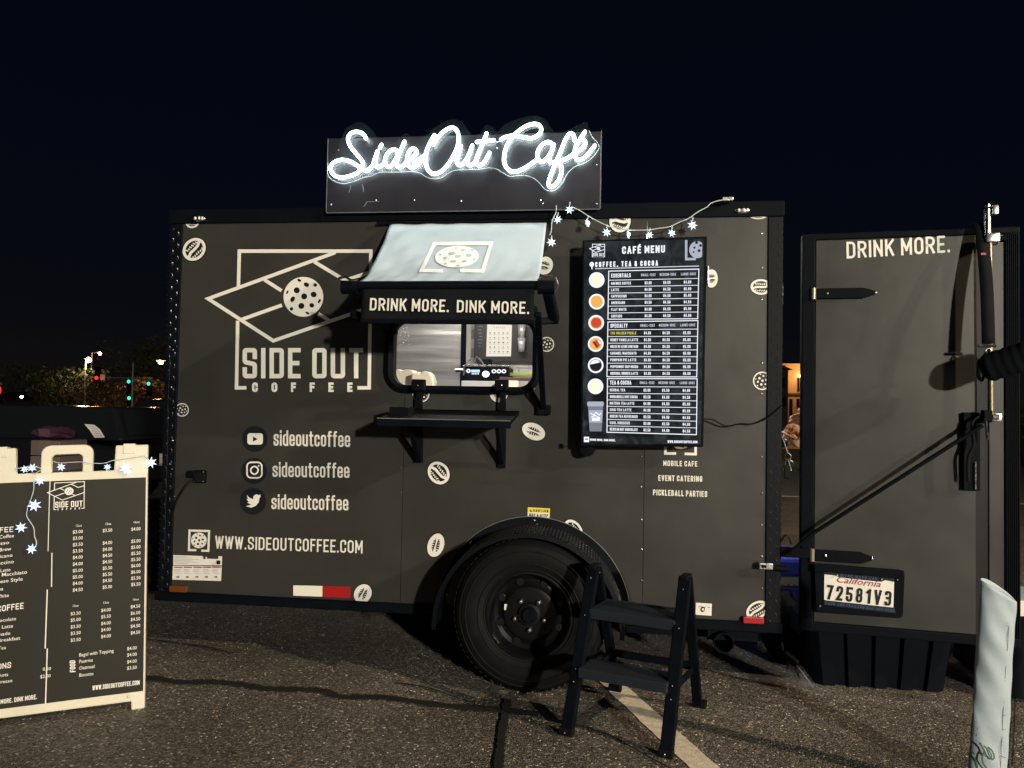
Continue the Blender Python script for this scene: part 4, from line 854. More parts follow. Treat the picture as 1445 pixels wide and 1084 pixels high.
# cam bar with chrome keeper, latch hardware
bt = aty(1393,297,-.06); bm_ = aty(1394,585,-.06); xb = (bt.x+bm_.x)/2
lb = MB().tube([(xb,-.055,bt.z-.14),(xb+.004,-.055,bm_.z)],.009,12).build('lock_bar','pole_brown',RD,smooth='auto')
MB().tube([(xb-.010,-.055,bt.z-.16),(xb-.010,-.055,bt.z)],.015,14).box(xb+.004,xb+.028,-.075,-.04,bt.z-.045,bt.z-.004,.004).box(xb-.022,xb+.034,-.075,-.02,bt.z-.165,bt.z-.125,.006).build('bar_keeper','chrome',lb,smooth='auto')
MB().box(xb-.025,xb+.012,-.072,-.04,bt.z-.018,bt.z-.010,.002).tube([(xb+.05,-.03,bt.z-.145),(xb+.07,-.03,bt.z-.145)],.014,12).build('keeper_clamp','trim',lb)
a = aty(1390,588,-.06); lt = MB().box(a.x-.020,a.x+.014,-.075,-.03,a.z-.02,a.z+.028,.004).build('bar_latch','trim',RD)
MB().box(a.x+.016,a.x+.06,-.05,-.0,a.z-.018,a.z+.016,.004).tube([(a.x+.02,-.055,a.z+.0),(a.x+.045,-.055,a.z+.0)],.012,10).build('latch_clasp','chrome',lt,smooth='auto')
MB().beam((a.x-.012,-.07,a.z-.01),(a.x-.006,-.075,a.z-.10),.018,.006).build('latch_handle','chrome',lt)
MB().tube(catmull([Vector((a.x-.03,-.05,a.z)),Vector((a.x-.06,-.055,a.z-.03)),Vector((a.x-.055,-.06,a.z-.12)),Vector((a.x-.075,-.055,a.z-.18)),Vector((a.x-.075,-.05,a.z-.28))],5),.007,8).build('latch_cable','cord',lt,smooth='auto')
a1_ = aty(1352,582,-.02); b1_ = aty(1378,690,-.02); MB().box(a1_.x+.01,b1_.x,-.022,0,b1_.z,a1_.z,.003).build('striker_plate','trim',RD)
b_ = aty(1373,688,-.03); MB().tube([(b_.x-.003,-.028,b_.z),(b_.x-.003,-.028,b_.z+.12)],.004,8).build('striker_pin','chrome',RD)
# hold-back rod between trailer and door
MB().tube([aty(1113,783,-.05),aty(1150,752,-.055),aty(1384,600,-.09)],.009,10).build('hold_back_rod','trim',RD,smooth='auto')
# little cleats in the gap
gp = aty(1108,415,.05); MB().tube([(gp.x-.012,.06,gp.z-.05),(gp.x-.012,.06,gp.z+.05)],.006,8).build('door_cleat','chrome',TR,smooth='auto')

# ================================================================== THINGS ON THE TRAILER
# ---- wall-mounted menu screen
sc_c = (2.35,-.09,1.6); MS = thing('menu_screen','tall lit menu screen headed CAFÉ MENU hung on the trailer wall','menu screen',sc_c)
YT = -.115; pl = lambda *P: [(aty(x,y,YT).x, aty(x,y,YT).z) for x,y in P]
MB().prism(pl((822,339),(998,333.5),(992.5,631),(819,630)), lambda x,z,t: Vector((x,t,z)), YT, YT+.055).build('bezel','trim',MS,bevel=.004)
MB().prism(pl((840,360),(985,355),(980,610),(840,610)), lambda x,z,t: Vector((x,t,z)), YT+.055, -.001).build('wall_mount','trim',MS)
q = aty(829,634,YT+.05); MB().lathe([(0,-.02),(.034,-.018),(.036,.02),(0,.02)],(q.x,YT+.05,q.z),'y',28).build('round_speaker','trim',MS,smooth='auto')
mb = MB(); q = aty(998.5,390,YT); mb.box(q.x-.004,q.x+.006,YT-.002,YT+.03,q.z-.04,q.z+.05,.003); mb.build('side_clip','chrome',MS)
sfn = wallfn(YT-.0008)
F = Flat(sfn, ['marble']); F.poly([(824.5,341.5),(993.5,337.5),(989,627),(822,626.5)]); F.build('display', MS)
EM = ['e_white','e_white2','e_yel','e_orange','e_cream','e_red','e_dred','e_black','e_grey','e_grey2']
F = Flat(sfn, EM, base=.001)
F.text('CAFÉ MENU',(877.8,358.5),(938.3,356.5),(877.8,348),.19,0,gap=.2); F.text('COFFEE, TEA & COCOA',(839.8,377.3),(928.5,375),(839.8,369.8),.2,0,gap=.42)
F.ribbon([(840,379.3),(986.5,375.5)],.8,0); F.disc(835,373.2,3.2,3.6,0,0,16); F.ribbon([(835.2,375),(835.4,380)],1.6,0)
lg = affine(sfn, 831.5-217*.0247, 344.5-232*.0247, .0247, .0247); Fl = Flat(lg, ['e_white','marble'], base=.001); logo(Fl, lw=34); Fl.build('screen_logo', MS)
F.ribbon([(968.3,338.8),(968.3,365.8),(982,365.5)],3.4,9); F.disc(984,352.5,11.5,12,0,9,30,clip=(960,338,990.8,380))
o0 = F.off
for x,y,r in ((983,342.5,2.1),(988.5,346.5,2),(980,349.5,1.6),(986.5,353.8,2.1),(978.8,355.8,1.3)): F.off = o0; F.disc(x,y,r,r,0,7,12)
def table(TL, TR_, BR, BL, lys, rys, head, rows, hh):
    F.ribbon([TL,TR_,BR,BL],1.15,0,True); lx = lambda y: TL[0]+(BL[0]-TL[0])*(y-TL[1])/(BL[1]-TL[1]); rx_ = lambda y: TR_[0]+(BR[0]-TR_[0])*(y-TR_[1])/(BR[1]-TR_[1])
    for l, r in zip(lys, rys): F.ribbon([(lx(l),l),(rx_(r),r)],.75,0)
    L_ = [TL[1]]+list(lys)+[BL[1]]; R_ = [TR_[1]]+list(rys)+[BR[1]]
    def row(i, x0, x1, txt, h, mi=0, wt_=.2, gap=.2):
        xl, xr_ = lx(L_[i]), rx_(R_[i]); yb = lambda x: (L_[i+1]+(R_[i+1]-L_[i+1])*(x-xl)/(xr_-xl)); ym = lambda x: (L_[i]+(R_[i]-L_[i])*(x-xl)/(xr_-xl))
        c = (yb(x0)+ym(x0))/2; c2 = (yb(x1)+ym(x1))/2; F.text(txt,(x0,c+h/2),(x1,c2+h/2),(x0,c-h/2),wt_*.8,mi,gap=gap)
    dx = TL[0]-859
    row(0, 862.5+dx, 862.5+dx+hh, head, 5.6)
    for a_, b_, t in ((904.5,925,'SMALL-12OZ'),(931,954,'MEDIUM-16OZ'),(961,982,'LARGE-20OZ')): row(0, a_+dx*.9, b_+dx*.9, t, 3.7, 1)
    for i, rw in enumerate(rows):
        mi = 2 if rw[0].startswith('THE G') else 0; row(i+1, 862.5+dx, 862.5+dx+min(2.15*len(rw[0]), 39), rw[0], 3.8, mi, .2)
        for (a_, b_), t in zip(((909.8,919.3),(936,946),(965,975.3)), rw[1:]): row(i+1, a_+dx*.9, b_+dx*.9, '$'+t, 4.1, 0, .2)
A_, B_, C_ = ('3.00','3.50','4.00'), ('4.00','4.50','5.00'), ('3.50','4.00','4.50')
table((859,382.7),(986.2,379.8),(984.5,449.9),(857.9,450.6),(395.6,404.9,413.7,422.6,432.2,441.8),(393,402.6,412.2,421.1,430.7,440.3),'ESSENTIALS',[('BREWED COFFEE',)+A_,('LATTE',)+B_,('CAPPUCCINO',)+B_,('AMERICANO','3.50','4.00','4.50'),('FLAT WHITE',)+B_,('CORTADO',)+B_],27.5)
table((857.9,454.3),(984.8,452.5),(983.2,532),(856.5,531.6),(465.4,475,484.4,493.8,503.2,512.7,522.2),(464.5,474.8,484.3,493.9,503.4,512.9,522.5),'SPECIALTY',[('THE GOLDEN PICKLE',)+B_,('HONEY VANILLA LATTE',)+B_,('DULCE DE LECHE CORTADO',)+B_,('CARAMEL MACCHIATO',)+B_,('PUMPKIN PIE LATTE',)+B_,('PEPPERMINT DRIP MOCHA',)+B_,('ORIGINAL SMORES LATTE',)+B_],24)
table((857.2,534.3),(983.8,534.6),(982.7,613.5),(856.5,610),(545.6,555.2,564.4,573.5,582.6,591.9,601),(546.2,556.2,565.8,575.3,585,594.5,604),'TEA & COCOA',[('HERBAL TEA',)+A_,('GHIRARDELLI HOT COCOA',)+C_,('MATCHA TEA LATTE',)+B_,('CHAI TEA LATTE',)+B_,('GREEN TEA REFRESHER',)+C_,('COOL HIBISCUS',)+A_,('MEXICAN HOT CHOCOLATE',)+C_],30)
F.rect(824,616.5,831.3,624,0); o0 = F.off; F.rect(825.2,619,830,620.5,7); F.text('DRINK MORE. DINK MORE.',(832.5,622),(868.5,623),(832.5,619),.2,0); F.text('WWW.SIDEOUTCOFFEE.COM',(942,625),(984,625.6),(942,621.5),.2,0)
F.build('menu_print', MS)
F = Flat(sfn, EM, base=.001)
for cx, cy, col in ((842,395.3,4),(842,425.8,3),(841.3,455.6,3),(840.6,485.5,3),(840.6,515.6,7),(840.3,545.3,4)):
    F.disc(cx,cy,11,11,0,0,40); F.disc(cx,cy,8.6,8.6,0,col,36)
    if abs(cy-455.6) < 1: F.disc(cx,cy,7.2,7.2,0,5,30)
    if abs(cy-485.5) < 1: F.poly([(837.5,482),(842,479.5),(847.5,487),(843,490.5)],5); F.poly([(836,483),(838.5,481.5),(844.5,490),(842,491.5)],6); F.poly([(843,480.5),(846,481),(848.3,485),(846.5,486)],0)
    if abs(cy-515.6) < 1: F.poly([(833,514.5)]+[(840.6+7.9*cos(a),515.6+7.9*sin(a)) for a in [pi+k*pi/10*.75 for k in range(1,10)]]+[(846.6,511.5)],0)
F.poly([(828.4,569),(829.5,566.8),(851,566.8),(852.3,569),(851.3,573.5),(829.2,573.5)],9); F.poly([(829.8,573.5),(851,573.5),(849,608.8),(832,608.8)],8); F.poly([(830.6,579),(850.6,579),(849.6,596.5),(831.6,596.5)],9)
F.ribbon([(833,583),(838,586),(841,582),(846,586),(848,583)],1.2,0); F.ribbon([(834,589),(840,586.5),(847,590)],1.2,0); F.rect(835.5,589.5,846.5,594,0)
F.build('cup_pictures', MS)
cb_ = MB().tube(catmull([aty(988,592,-.07),aty(1005,592,-.05),aty(1024,601,-.03),aty(1045,598,-.02),aty(1062,598,-.02),aty(1083,590,-.02),aty(1104,572,-.01)],6),.004,6).build('power_cable','cord',MS,smooth='auto')

# ---- neon sign standing on the roof edge
NS = thing('neon_sign','white glowing script sign reading SideOut Café on a dark board above the trailer roof','neon sign',(1.47,-.05,2.26))
YB = -.045; bx0, bx1 = .792, 2.15
MB().box(bx0,bx1,YB,YB+.010,2.235,2.612,.0015).build('backing_board','backer',NS)
mb = MB().tube([(bx0-.002,YB,2.24),(bx0-.002,YB,2.612)],.0018,6).tube([(bx1+.002,YB,2.24),(bx1+.002,YB,2.615)],.0024,6).tube([(bx0,YB-.001,2.236),(bx1,YB-.001,2.236)],.002,6)
mb.build('board_edging','thread',NS)
zA = lambda x, y: (455+x/9.855, 165+y/9.855); zB = lambda x, y: (580+x/9.855, 165+y/9.855); zC = lambda x, y: (700+x/9.323, 165+y/9.323)
strokes = [
 [zA(*q) for q in [(605,300),(565,235),(480,208),(400,228),(355,305),(383,400),(450,490),(520,570),(562,640),(545,715),(475,785),(350,832),(245,842),(150,800),(112,710),(160,635),(265,598),(370,615),(460,660),(530,712),(600,750),(655,725),(705,660),(730,580),(765,480)]],
 [zA(*q) for q in [(765,480),(748,560),(732,640),(755,695),(815,685),(860,640),(880,560),(930,480),(1000,455),(1050,490),(1035,560),(990,640),(940,690),(895,680),(868,620)]],
 [zA(*q) for q in [(1140,345),(1100,440),(1060,540),(1035,620),(1040,690),(1100,695),(1160,640)]],
 [zA(*q) for q in [(1160,640),(1225,585),(1290,530),(1308,475),(1262,440),(1205,485),(1178,570),(1185,660),(1240,705),(1310,680),(1375,610),(1440,548)]],
 [zA(*q) for q in [(822,388),(800,432)]],
 [zB(*q) for q in [(40,640),(100,605),(185,540)]],
 [zB(*q) for q in [(325,255),(260,370),(210,500),(200,620),(235,735),(310,790),(410,765),(500,680),(580,560),(640,430),(662,300),(635,185),(560,150),(460,200),(370,290),(310,385)]],
 [zB(*q) for q in [(695,410),(665,500),(638,590),(650,660),(705,665),(765,600),(815,500),(852,400)]],
 [zB(*q) for q in [(852,400),(815,510),(780,610),(800,665),(850,665),(905,600),(960,460),(1010,340),(1050,232)]],
 [zB(*q) for q in [(950,470),(915,570),(905,640),(945,675),(1000,650),(1050,580),(1092,500)]],
 [zB(*q) for q in [(915,350),(1030,338),(1150,325)]],
 [zC(*q) for q in [(65,298),(135,262),(240,248),(360,268),(470,280),(560,235),(595,160),(550,100),(455,100),(340,155),(225,255),(145,375),(108,500),(112,620),(180,705),(280,715),(400,660),(520,575)]],
 [zC(*q) for q in [(755,370),(690,330),(610,365),(555,440),(545,530),(595,592),(665,550),(725,460),(760,365)]],
 [zC(*q) for q in [(757,372),(725,470),(695,560),(725,600),(790,590),(880,568),(960,530),(1030,480),(1110,430),(1170,370),(1160,305),(1100,310),(1050,390),(1035,490),(1075,565),(1150,545),(1225,470),(1300,378)]],
 [zC(*q) for q in [(1030,310),(1020,240),(970,220),(910,305),(860,430),(805,560),(755,680),(705,810),(690,890),(735,922),(805,860),(850,770),(865,690),(840,620),(795,590)]],
 [zC(*q) for q in [(1105,290),(1170,195)]]]
YN = -.085; tr_ = .0085
for i, st in enumerate(strokes):
    yy = YN-(.004 if i in (4,10,14) else 0)+(.003 if i in (2,8) else 0)
    P = catmull([aty(x, y, yy) for x, y in st], 5); mb = MB(); mb.tube(P, tr_, 12, caps=False); mb.sphere(P[0], tr_, n=10, m=6); mb.sphere(P[-1], tr_, n=10, m=6)
    mb.build('letter_tube','neon',NS,smooth=True)
for a_, b_ in (((zB(1150,330)),(zC(60,315))),((zC(1040,305)),(zC(1100,285)))):
    p, q = aty(*a_, YN), aty(*b_, YN); MB().tube([p,(p+q)/2+Vector((0,0,-.008)),q],.0018,6).build('link_wire','star_pl',NS)
low = [zA(*q) for q in [(78,640),(80,815),(180,900),(300,928),(450,892),(580,842),(680,822),(800,772),(1000,770),(1250,760)]]+[zB(*q) for q in [(60,768),(130,785),(200,830),(300,862),(420,848),(520,782),(600,747),(750,735),(950,730),(1080,708),(1200,730),(1290,790)]]+[zC(*q) for q in [(90,730),(180,785),(350,770),(480,800),(570,870),(640,950),(720,978),(800,950),(880,860),(930,760),(1030,660),(1180,600),(1280,520),(1352,420),(1340,350),(1270,270),(1222,180)]]
up = [(828,172),(812,178),(801,184),(792,188),(783,187),(776,178),(768,167),(752,163),(730,168),(712,176),(702,186),(694,178),(684,178),(674,194),(662,186),(654,174),(640,168),(622,174),(606,186),(595,197),(583,194),(572,188),(560,199),(548,200),(534,196),(524,182),(508,172),(490,180),(482,196),(477,212),(466,224)]
cont = catmull([aty(x, y, -.068) for x, y in low+up], 3, closed=True)
ap = MB().prism([(q.x, q.z) for q in cont], lambda x, z, t: Vector((x, t, z)), -.0665, -.0625).build('acrylic_backing','acrylic',NS)
MB().tube(catmull([aty(x, y, -.0665) for x, y in low], 4), .0016, 6).build('acrylic_cut_edge','acrylic_e',NS,smooth=True)
mb = MB()
for q in ((468,289),(585,283),(651,284),(763,283),(766,288),(842,233),(842,288),(702,209),(660,234),(531,283),(478,212)): p = aty(*q, YB); mb.sphere((p.x,YB-.002,p.z),.0045,.004,.0045,8,5)
mb.build('board_screws','chrome',NS,kind='stuff')
mb = MB(); random.seed(11)
for (x0_, y0_, x1_, y1_) in ((495,262,492,272),(511,260,513,271),(513,292,518,285),(518,285,535,284.5),(691,237,694,240),(704,239,706,244)):
    p, q = aty(x0_,y0_,YB-.0005), aty(x1_,y1_,YB-.0005); mb.tube([p, (p+q)/2+Vector((.002,0,.001)), q], .0011, 5)
mb.build('board_scratches','galv',NS,kind='stuff')

# ---- fairy lights: a thin wire with star lamps
def star(c, r, nrm, rot, parent, m1='star_pl', pts=7):
    r *= random.uniform(.82, 1.12); nrm = Vector(nrm).normalized(); a = nrm.cross(Vector((0,0,1))).normalized(); b = nrm.cross(a)
    vs = []; fs = []; c = Vector(c)
    for k in range(2*pts):
        rr_ = r if k % 2 == 0 else r*.42; an = rot+pi*k/pts; vs.append(c+(a*cos(an)+b*sin(an))*rr_)
    vs += [c+nrm*r*.38, c-nrm*r*.38]; n_ = 2*pts
    for k in range(n_): fs += [(k, (k+1) % n_, n_), ((k+1) % n_, k, n_+1)]
    s_ = MB().add(vs, fs).build('star_lamp', m1, parent)
    MB().sphere(c+nrm*r*.18, r*.30, n=10, m=6).build('led_core','e_star',s_,smooth=True)
    return s_
SL = thing('star_string_lights','star fairy lights draped along the trailer top edge beside the neon sign','string lights',(2.35,-.06,2.25))
Yw = -.075
ww = [aty(x,y,Yw) for x,y in ((806,292),(817,296.5),(832,306),(845,313),(858,319),(872,322),(885,324.5),(900,325),(915,324.5),(932,322),(945,320),(960,313),(972,308),(985,299),(998,292),(1003,287),(1015,283),(1030,282))]
MB().tube(catmull(ww,3),.0024,6).build('wire','wire',SL,smooth=True)
MB().tube(catmull([aty(x,y,Yw) for x,y in ((785,290),(784.5,300),(781,307),(778.5,315),(778,326),(775.5,332))],4),.0022,6).build('wire','wire',SL,smooth=True)
p = aty(1027,282.5,Yw+.03); MB().box(p.x-.03,p.x+.022,-.07,-.035,p.z-.008,p.z+.010,.003).build('plug_clip','chrome',SL)
for x, y, r, nx_, rot in ((803.5,296,.025,.1,.2),(787,310,.023,-.2,.5),(778,342,.023,.3,.1),(829,315,.024,1.5,.4),(856,328,.025,.35,0),(886.5,331,.022,3,.3),(916.5,332,.023,-.2,.6),(948,329,.024,.5,.15),(977,318,.026,.15,.45)):
    p = aty(x,y,Yw); star(p, r, (nx_,-1,.15), rot, SL)
    MB().tube([p+Vector((0,0,r*.8)), p+Vector((.002,0,r*1.5))],.0025,6).build('stem','wire',SL)
# lights up the left corner post: plain clear bulbs on a dark wire
LL = thing('corner_string_lights','unlit clear bulb string hanging down the left front corner of the trailer','string lights',(-.07,-.03,1.2))
P = [aty(x,y,-.03) for x,y in ((252,486),(247,492),(240,497),(239,505),(240,514),(238,540),(238,548),(237,566),(237,600),(236,640),(235,672),(233,740),(232,800))]
MB().tube(catmull(P,4),.0022,6).build('wire','cord',LL,smooth=True)
b0 = None
for x, y in ((249,489),(244,494),(239,503),(240,513),(239,535),(242,546),(240,563),(245,575),(238,590),(244,622),(240,655),(243,662),(246,700)):
    p = aty(x,y,-.032); MB().sphere(p,.0038,n=8,m=6).build('bulb','chrome',LL,smooth=True)

# ================================================================== A-FRAME SIGN
S0 = Vector((.302,-.663,0)); su = Vector((.894,.447,0)).normalized(); sn = Vector((-su.y,su.x,0)); kk = .10
sup = (sn*kk+Vector((0,0,1))).normalized(); snn = su.cross(sup).normalized()   # towards the camera
if snn.dot(CAM-S0) < 0: snn = -snn
tilt = radians(1.7); sa = su*cos(tilt)+sup*sin(tilt); sb = sup*cos(tilt)-su*sin(tilt)
def spx(x, y, o=0):
    d = ray(x, y); t = (S0-CAM).dot(snn)/d.dot(snn); return CAM+d*t+snn*(.0015+o)
def sl_(a, b, t): return S0+sa*a+sb*b+snn*t
AF = thing('sandwich_board','cream plastic sandwich board with a black coffee price list, wrapped in star lights','sandwich board',S0+su*-.3+sn*.15)
def leaf(fn, name):
    W_ = .615
    outer = [(0,0),(-.05,0),(-.052,.035),(-.56,.035),(-.565,0),(-W_,0),(-W_,1.098),(-W_+.125,1.098),(-W_+.128,.992),(-.405,.990),(-.398,1.085),(-.375,1.105),(-.235,1.105),(-.212,1.085),(-.205,.990),(-.130,.992),(-.125,1.098),(0,1.098)]
    # body without the handle hole: split in two prisms round the hole
    body = [(0,0),(-.05,0),(-.052,.035),(-.56,.035),(-.565,0),(-W_,0),(-W_,1.098),(-W_+.125,1.098),(-W_+.128,.992),(-.130,.992),(-.125,1.098),(0,1.098)]
    m_ = MB().prism(body, fn, 0, -.028).build(name,'plastic_w',AF,bevel=.005)
    P = []; 
    lo = rounded([(-.400,.990,0),(-.400,1.105,.035),(-.210,1.105,.035),(-.210,.990,0)],False,.035); li = rounded([(-.362,.990,0),(-.362,1.066,.018),(-.248,1.066,.018),(-.248,.990,0)],False,.018)
    mb = MB(); n_ = len(lo); vs = [fn(a,b,.0) for a,b in lo]+[fn(a,b,.0) for a,b in li]+[fn(a,b,-.028) for a,b in lo]+[fn(a,b,-.028) for a,b in li]
    fs = []
    for i in range(n_-1): fs += [(i,i+1,n_+i+1,n_+i),(2*n_+i,3*n_+i,3*n_+i+1,2*n_+i+1),(i,2*n_+i,2*n_+i+1,i+1),(n_+i,n_+i+1,3*n_+i+1,3*n_+i)]
    mb.add(vs,fs).build('handle','plastic_w',AF,bevel=.004)
    return m_
leaf(sl_, 'front_leaf')
S1 = S0+sn*.34-su*.075; sup2 = (-sn*.10*1.0+Vector((0,0,1))).normalized(); snb = -snn+2*snn.dot(Vector((0,0,1)))*Vector((0,0,1)); 
rear_fn = (lambda a, b, t: S1+su*a+(Vector((0,0,1))-sn*.21).normalized()*b-sn*t)
MB().prism([(0,0),(-.05,0),(-.052,.035),(-.56,.035),(-.565,0),(-.615,0),(-.615,.97),(0,.97)], rear_fn, 0, -.028).build('rear_leaf','plastic_w',AF,bevel=.005)
mb = MB()
for a in (-.035,-.10,-.515,-.58): pass
mb = MB().prism([(-.05,1.06),(-.095,1.06),(-.095,1.104),(-.05,1.104)], sl_, .004, -.05).prism([(-.52,1.06),(-.565,1.06),(-.565,1.104),(-.52,1.104)], sl_, .004, -.05); mb.build('hinge_tabs','plastic_w',AF,bevel=.002)
ptop = lambda: None
# printed panel and its narrow pale border
F = Flat(sl_, ['board','cream'], base=.0004); F.rect(-.611,.072,-.006,.957,0); F.build('print_panel', AF)
F = Flat(spx, ['plastic_w','cream'], base=.0008)
F.ribbon([(71,676),(70,700),(68,778)],1.0,1); F.ribbon([(73.5,780),(73,828)],1.4,1); F.ribbon([(67,832),(64,915)],1.6,1); F.ribbon([(67,915),(64.5,993)],1.6,1)
F.build('column_rules', AF); F = Flat(spx, ['plastic_w','cream'], base=.0008)
af = affine(spx, 66-217*.0605, 682.5-232*.0520, 0.0605, .0520, shy=-.003, shx=0)
Fl = Flat(af, ['cream','board'], base=.0006); logo(Fl, words=True, lw=18); Fl.build('board_logo', AF)
def st(txt, x0, yb, x1, h, sl__=-.10, wt_=.15, stroke=False, gap=.13, bold=.004):
    a, b, c = (x0, yb), (x1, yb+(x1-x0)*sl__), (x0+.2, yb-h)
    if stroke: F.text(txt, a, b, c, wt_, 1, gap)
    else: F.btext(txt, a, b, c, 1, bold)
st('COFFEE',-23,753.5,19,7.5,-.07,stroke=True); st('NON-COFFEE',-30,867,33.5,8.5,-.13,.15,True); st('ADDITIONS',-35,949,16,8,-.14,.15,True)
F.build('section_headings', AF); F = Flat(spx, ['plastic_w','cream'], base=.0008)
for t, x0, yb, x1, h in (('Drip Coffee',-18,762.5,20,5),('Espresso',-20,771.5,13,5),('Cold Brew',-18,780.5,16,5),('Americano',-20,790,18,5),('Cappuccino',-22,799.5,20,5),('Latte',1,807.5,15,5),('Caramel Macchiato',-30,817.5,38.5,5.2),('Vietnamese Style',-30,826.5,32.5,5.2),('Mocha',-18,835.5,5,5),('Flat White',-20,846,13,5),
    ('Hot Chocolate',-24,880.5,23,5),('Matcha Latte',-22,890,19,5),('Lemonade',-20,899.5,15,5),('English Breakfast',-28,909,29,5),('Hot Tea',-16,918.5,9,5),('Extra Shots',-22,957.5,12,5),('Extra Espresso',-28,967.5,18,5)): st(t, x0, yb, x1, h, -.12)
F.build('item_names', AF); F = Flat(spx, ['plastic_w','cream'], base=.0008)
st('12oz',107.5,743.5,115.5,3.2,-.06,bold=.0); st('12oz',149,741,157,3.2,-.06); st('16oz',189,738.5,197,3.2,-.06)
for x, ys_ in (((103,117),[(753,'3.00'),(762,'3.00'),(771,'3.50'),(780,'3.50'),(789,'4.00'),(798.3,'4.00'),(807.5,'5.00'),(816.5,'5.00'),(825.5,'4.00'),(834.7,'4.50')]),((145.3,158.5),[(751,'3.50'),(768.5,'4.00'),(777.5,'4.00'),(786.3,'4.50'),(795.2,'4.50'),(804,'5.50'),(812.8,'5.50'),(821.6,'4.50'),(830.6,'5.00')]),((185.5,198.5),[(749,'4.00'),(766,'5.00'),(774.5,'5.00'),(783.2,'5.50'),(791.8,'5.50'),(800.5,'6.00'),(809.3,'6.00'),(818,'5.50'),(826.8,'5.50')])):
    for yb, t in ys_: st('$'+t, x[0], yb, x[1], 4.8, -.07)
F.build('coffee_prices', AF); F = Flat(spx, ['plastic_w','cream'], base=.0008)
st('12oz',103,856.5,111,3.2,-.08); st('12oz',146,852,154,3.2,-.08); st('16oz',188,847.5,196,3.2,-.08)
for x, ys_ in (((100,114),[(868.3,'3.50'),(877.3,'5.00'),(886.8,'3.50'),(896,'3.50'),(905.5,'3.50')]),((143,156.5),[(863.5,'4.00'),(872.6,'5.50'),(882,'4.00'),(891,'4.00'),(900.3,'4.00')]),((184.7,198),[(858.3,'4.50'),(867.5,'6.00'),(876.3,'4.50'),(885.8,'4.50'),(895,'4.50')])):
    for yb, t in ys_: st('$'+t, x[0], yb, x[1], 4.8, -.10)
F.build('other_drink_prices', AF); F = Flat(spx, ['plastic_w','cream'], base=.0008)
for t, yb, x1, p_, yp in (('Bagel with Topping',926.5,160.5,'4.00',917.5),('Pastries',935.8,131,'4.00',926.5),('Oatmeal',945,133.5,'4.00',936),('Biscotto',955,132,'3.50',945)): st(t,112,yb,x1,5,-.13); st('$'+p_,179.5,yp,193,4.8,-.11)
F.text('FOOD',(107,948),(106.5,931.5),(99,948.5),.17,1,gap=.1)
F.build('food_list', AF); F = Flat(spx, ['plastic_w','cream'], base=.0008)
st('0.50',60.5,946.5,72,4.8,-.1); st('$2.00',57,957,71.5,4.8,-.1)
F.build('addition_prices', AF); F = Flat(spx, ['plastic_w','cream'], base=.0008)
st('WWW.SIDEOUTCOFFEE.COM',130.5,974,197,6.5,-.12,.15,True); st('DRINK MORE. DINK MORE.',-18,996,52.5,6.5,-.14,.15,True)
F.build('footer_lettering', AF)
q = spx(181.5,983); MB().sphere(q,.006,n=12,m=6).build('base_rivet','plastic_w',AF,smooth=True)
AS = thing('board_string_lights','blue-white star fairy lights wound over the top of the sandwich board','string lights',spx(60,680))
w_ = lambda P: [spx(x,y,.012) for x,y in P]
MB().tube(catmull(w_([(204,643),(190,645.5),(176,647.5),(160,650),(147,654),(128,653.5),(112,652),(90,653.5),(82,653),(76,651)]),4),.0015,6).build('wire','wire',AS,smooth=True)
MB().tube(catmull(w_([(22,662),(34,660),(46,658),(60,662),(52,668),(49,677),(49,690),(45,704),(40,718),(39,728),(43,735),(49,745),(50,756),(53,766),(50,772)]),4),.0016,6).build('wire','wire',AS,smooth=True)
MB().tube(catmull(w_([(204,643),(209,648),(213,652)]),4),.003,6).build('wire','wire',AS,smooth=True)
for x, y, r, o_, m_ in ((58,679,.023,.02,1),(51,713,.024,.025,1),(32,744,.026,.025,1),(47,774,.026,.025,1),(84,659,.020,-.03,1),(150,659,.017,-.03,1),(178,661,.024,.02,1),(183,667,.013,.022,0),(213,653,.025,.0,1),(44,660,.018,-.02,1),(33,662,.016,-.02,1)):
    star(spx(x,y,o_), r, snn+Vector((random.uniform(-.3,.3),0,random.uniform(-.2,.3))), random.random()*2, AS, 'star_plw' if m_ else 'star_pl', 7)

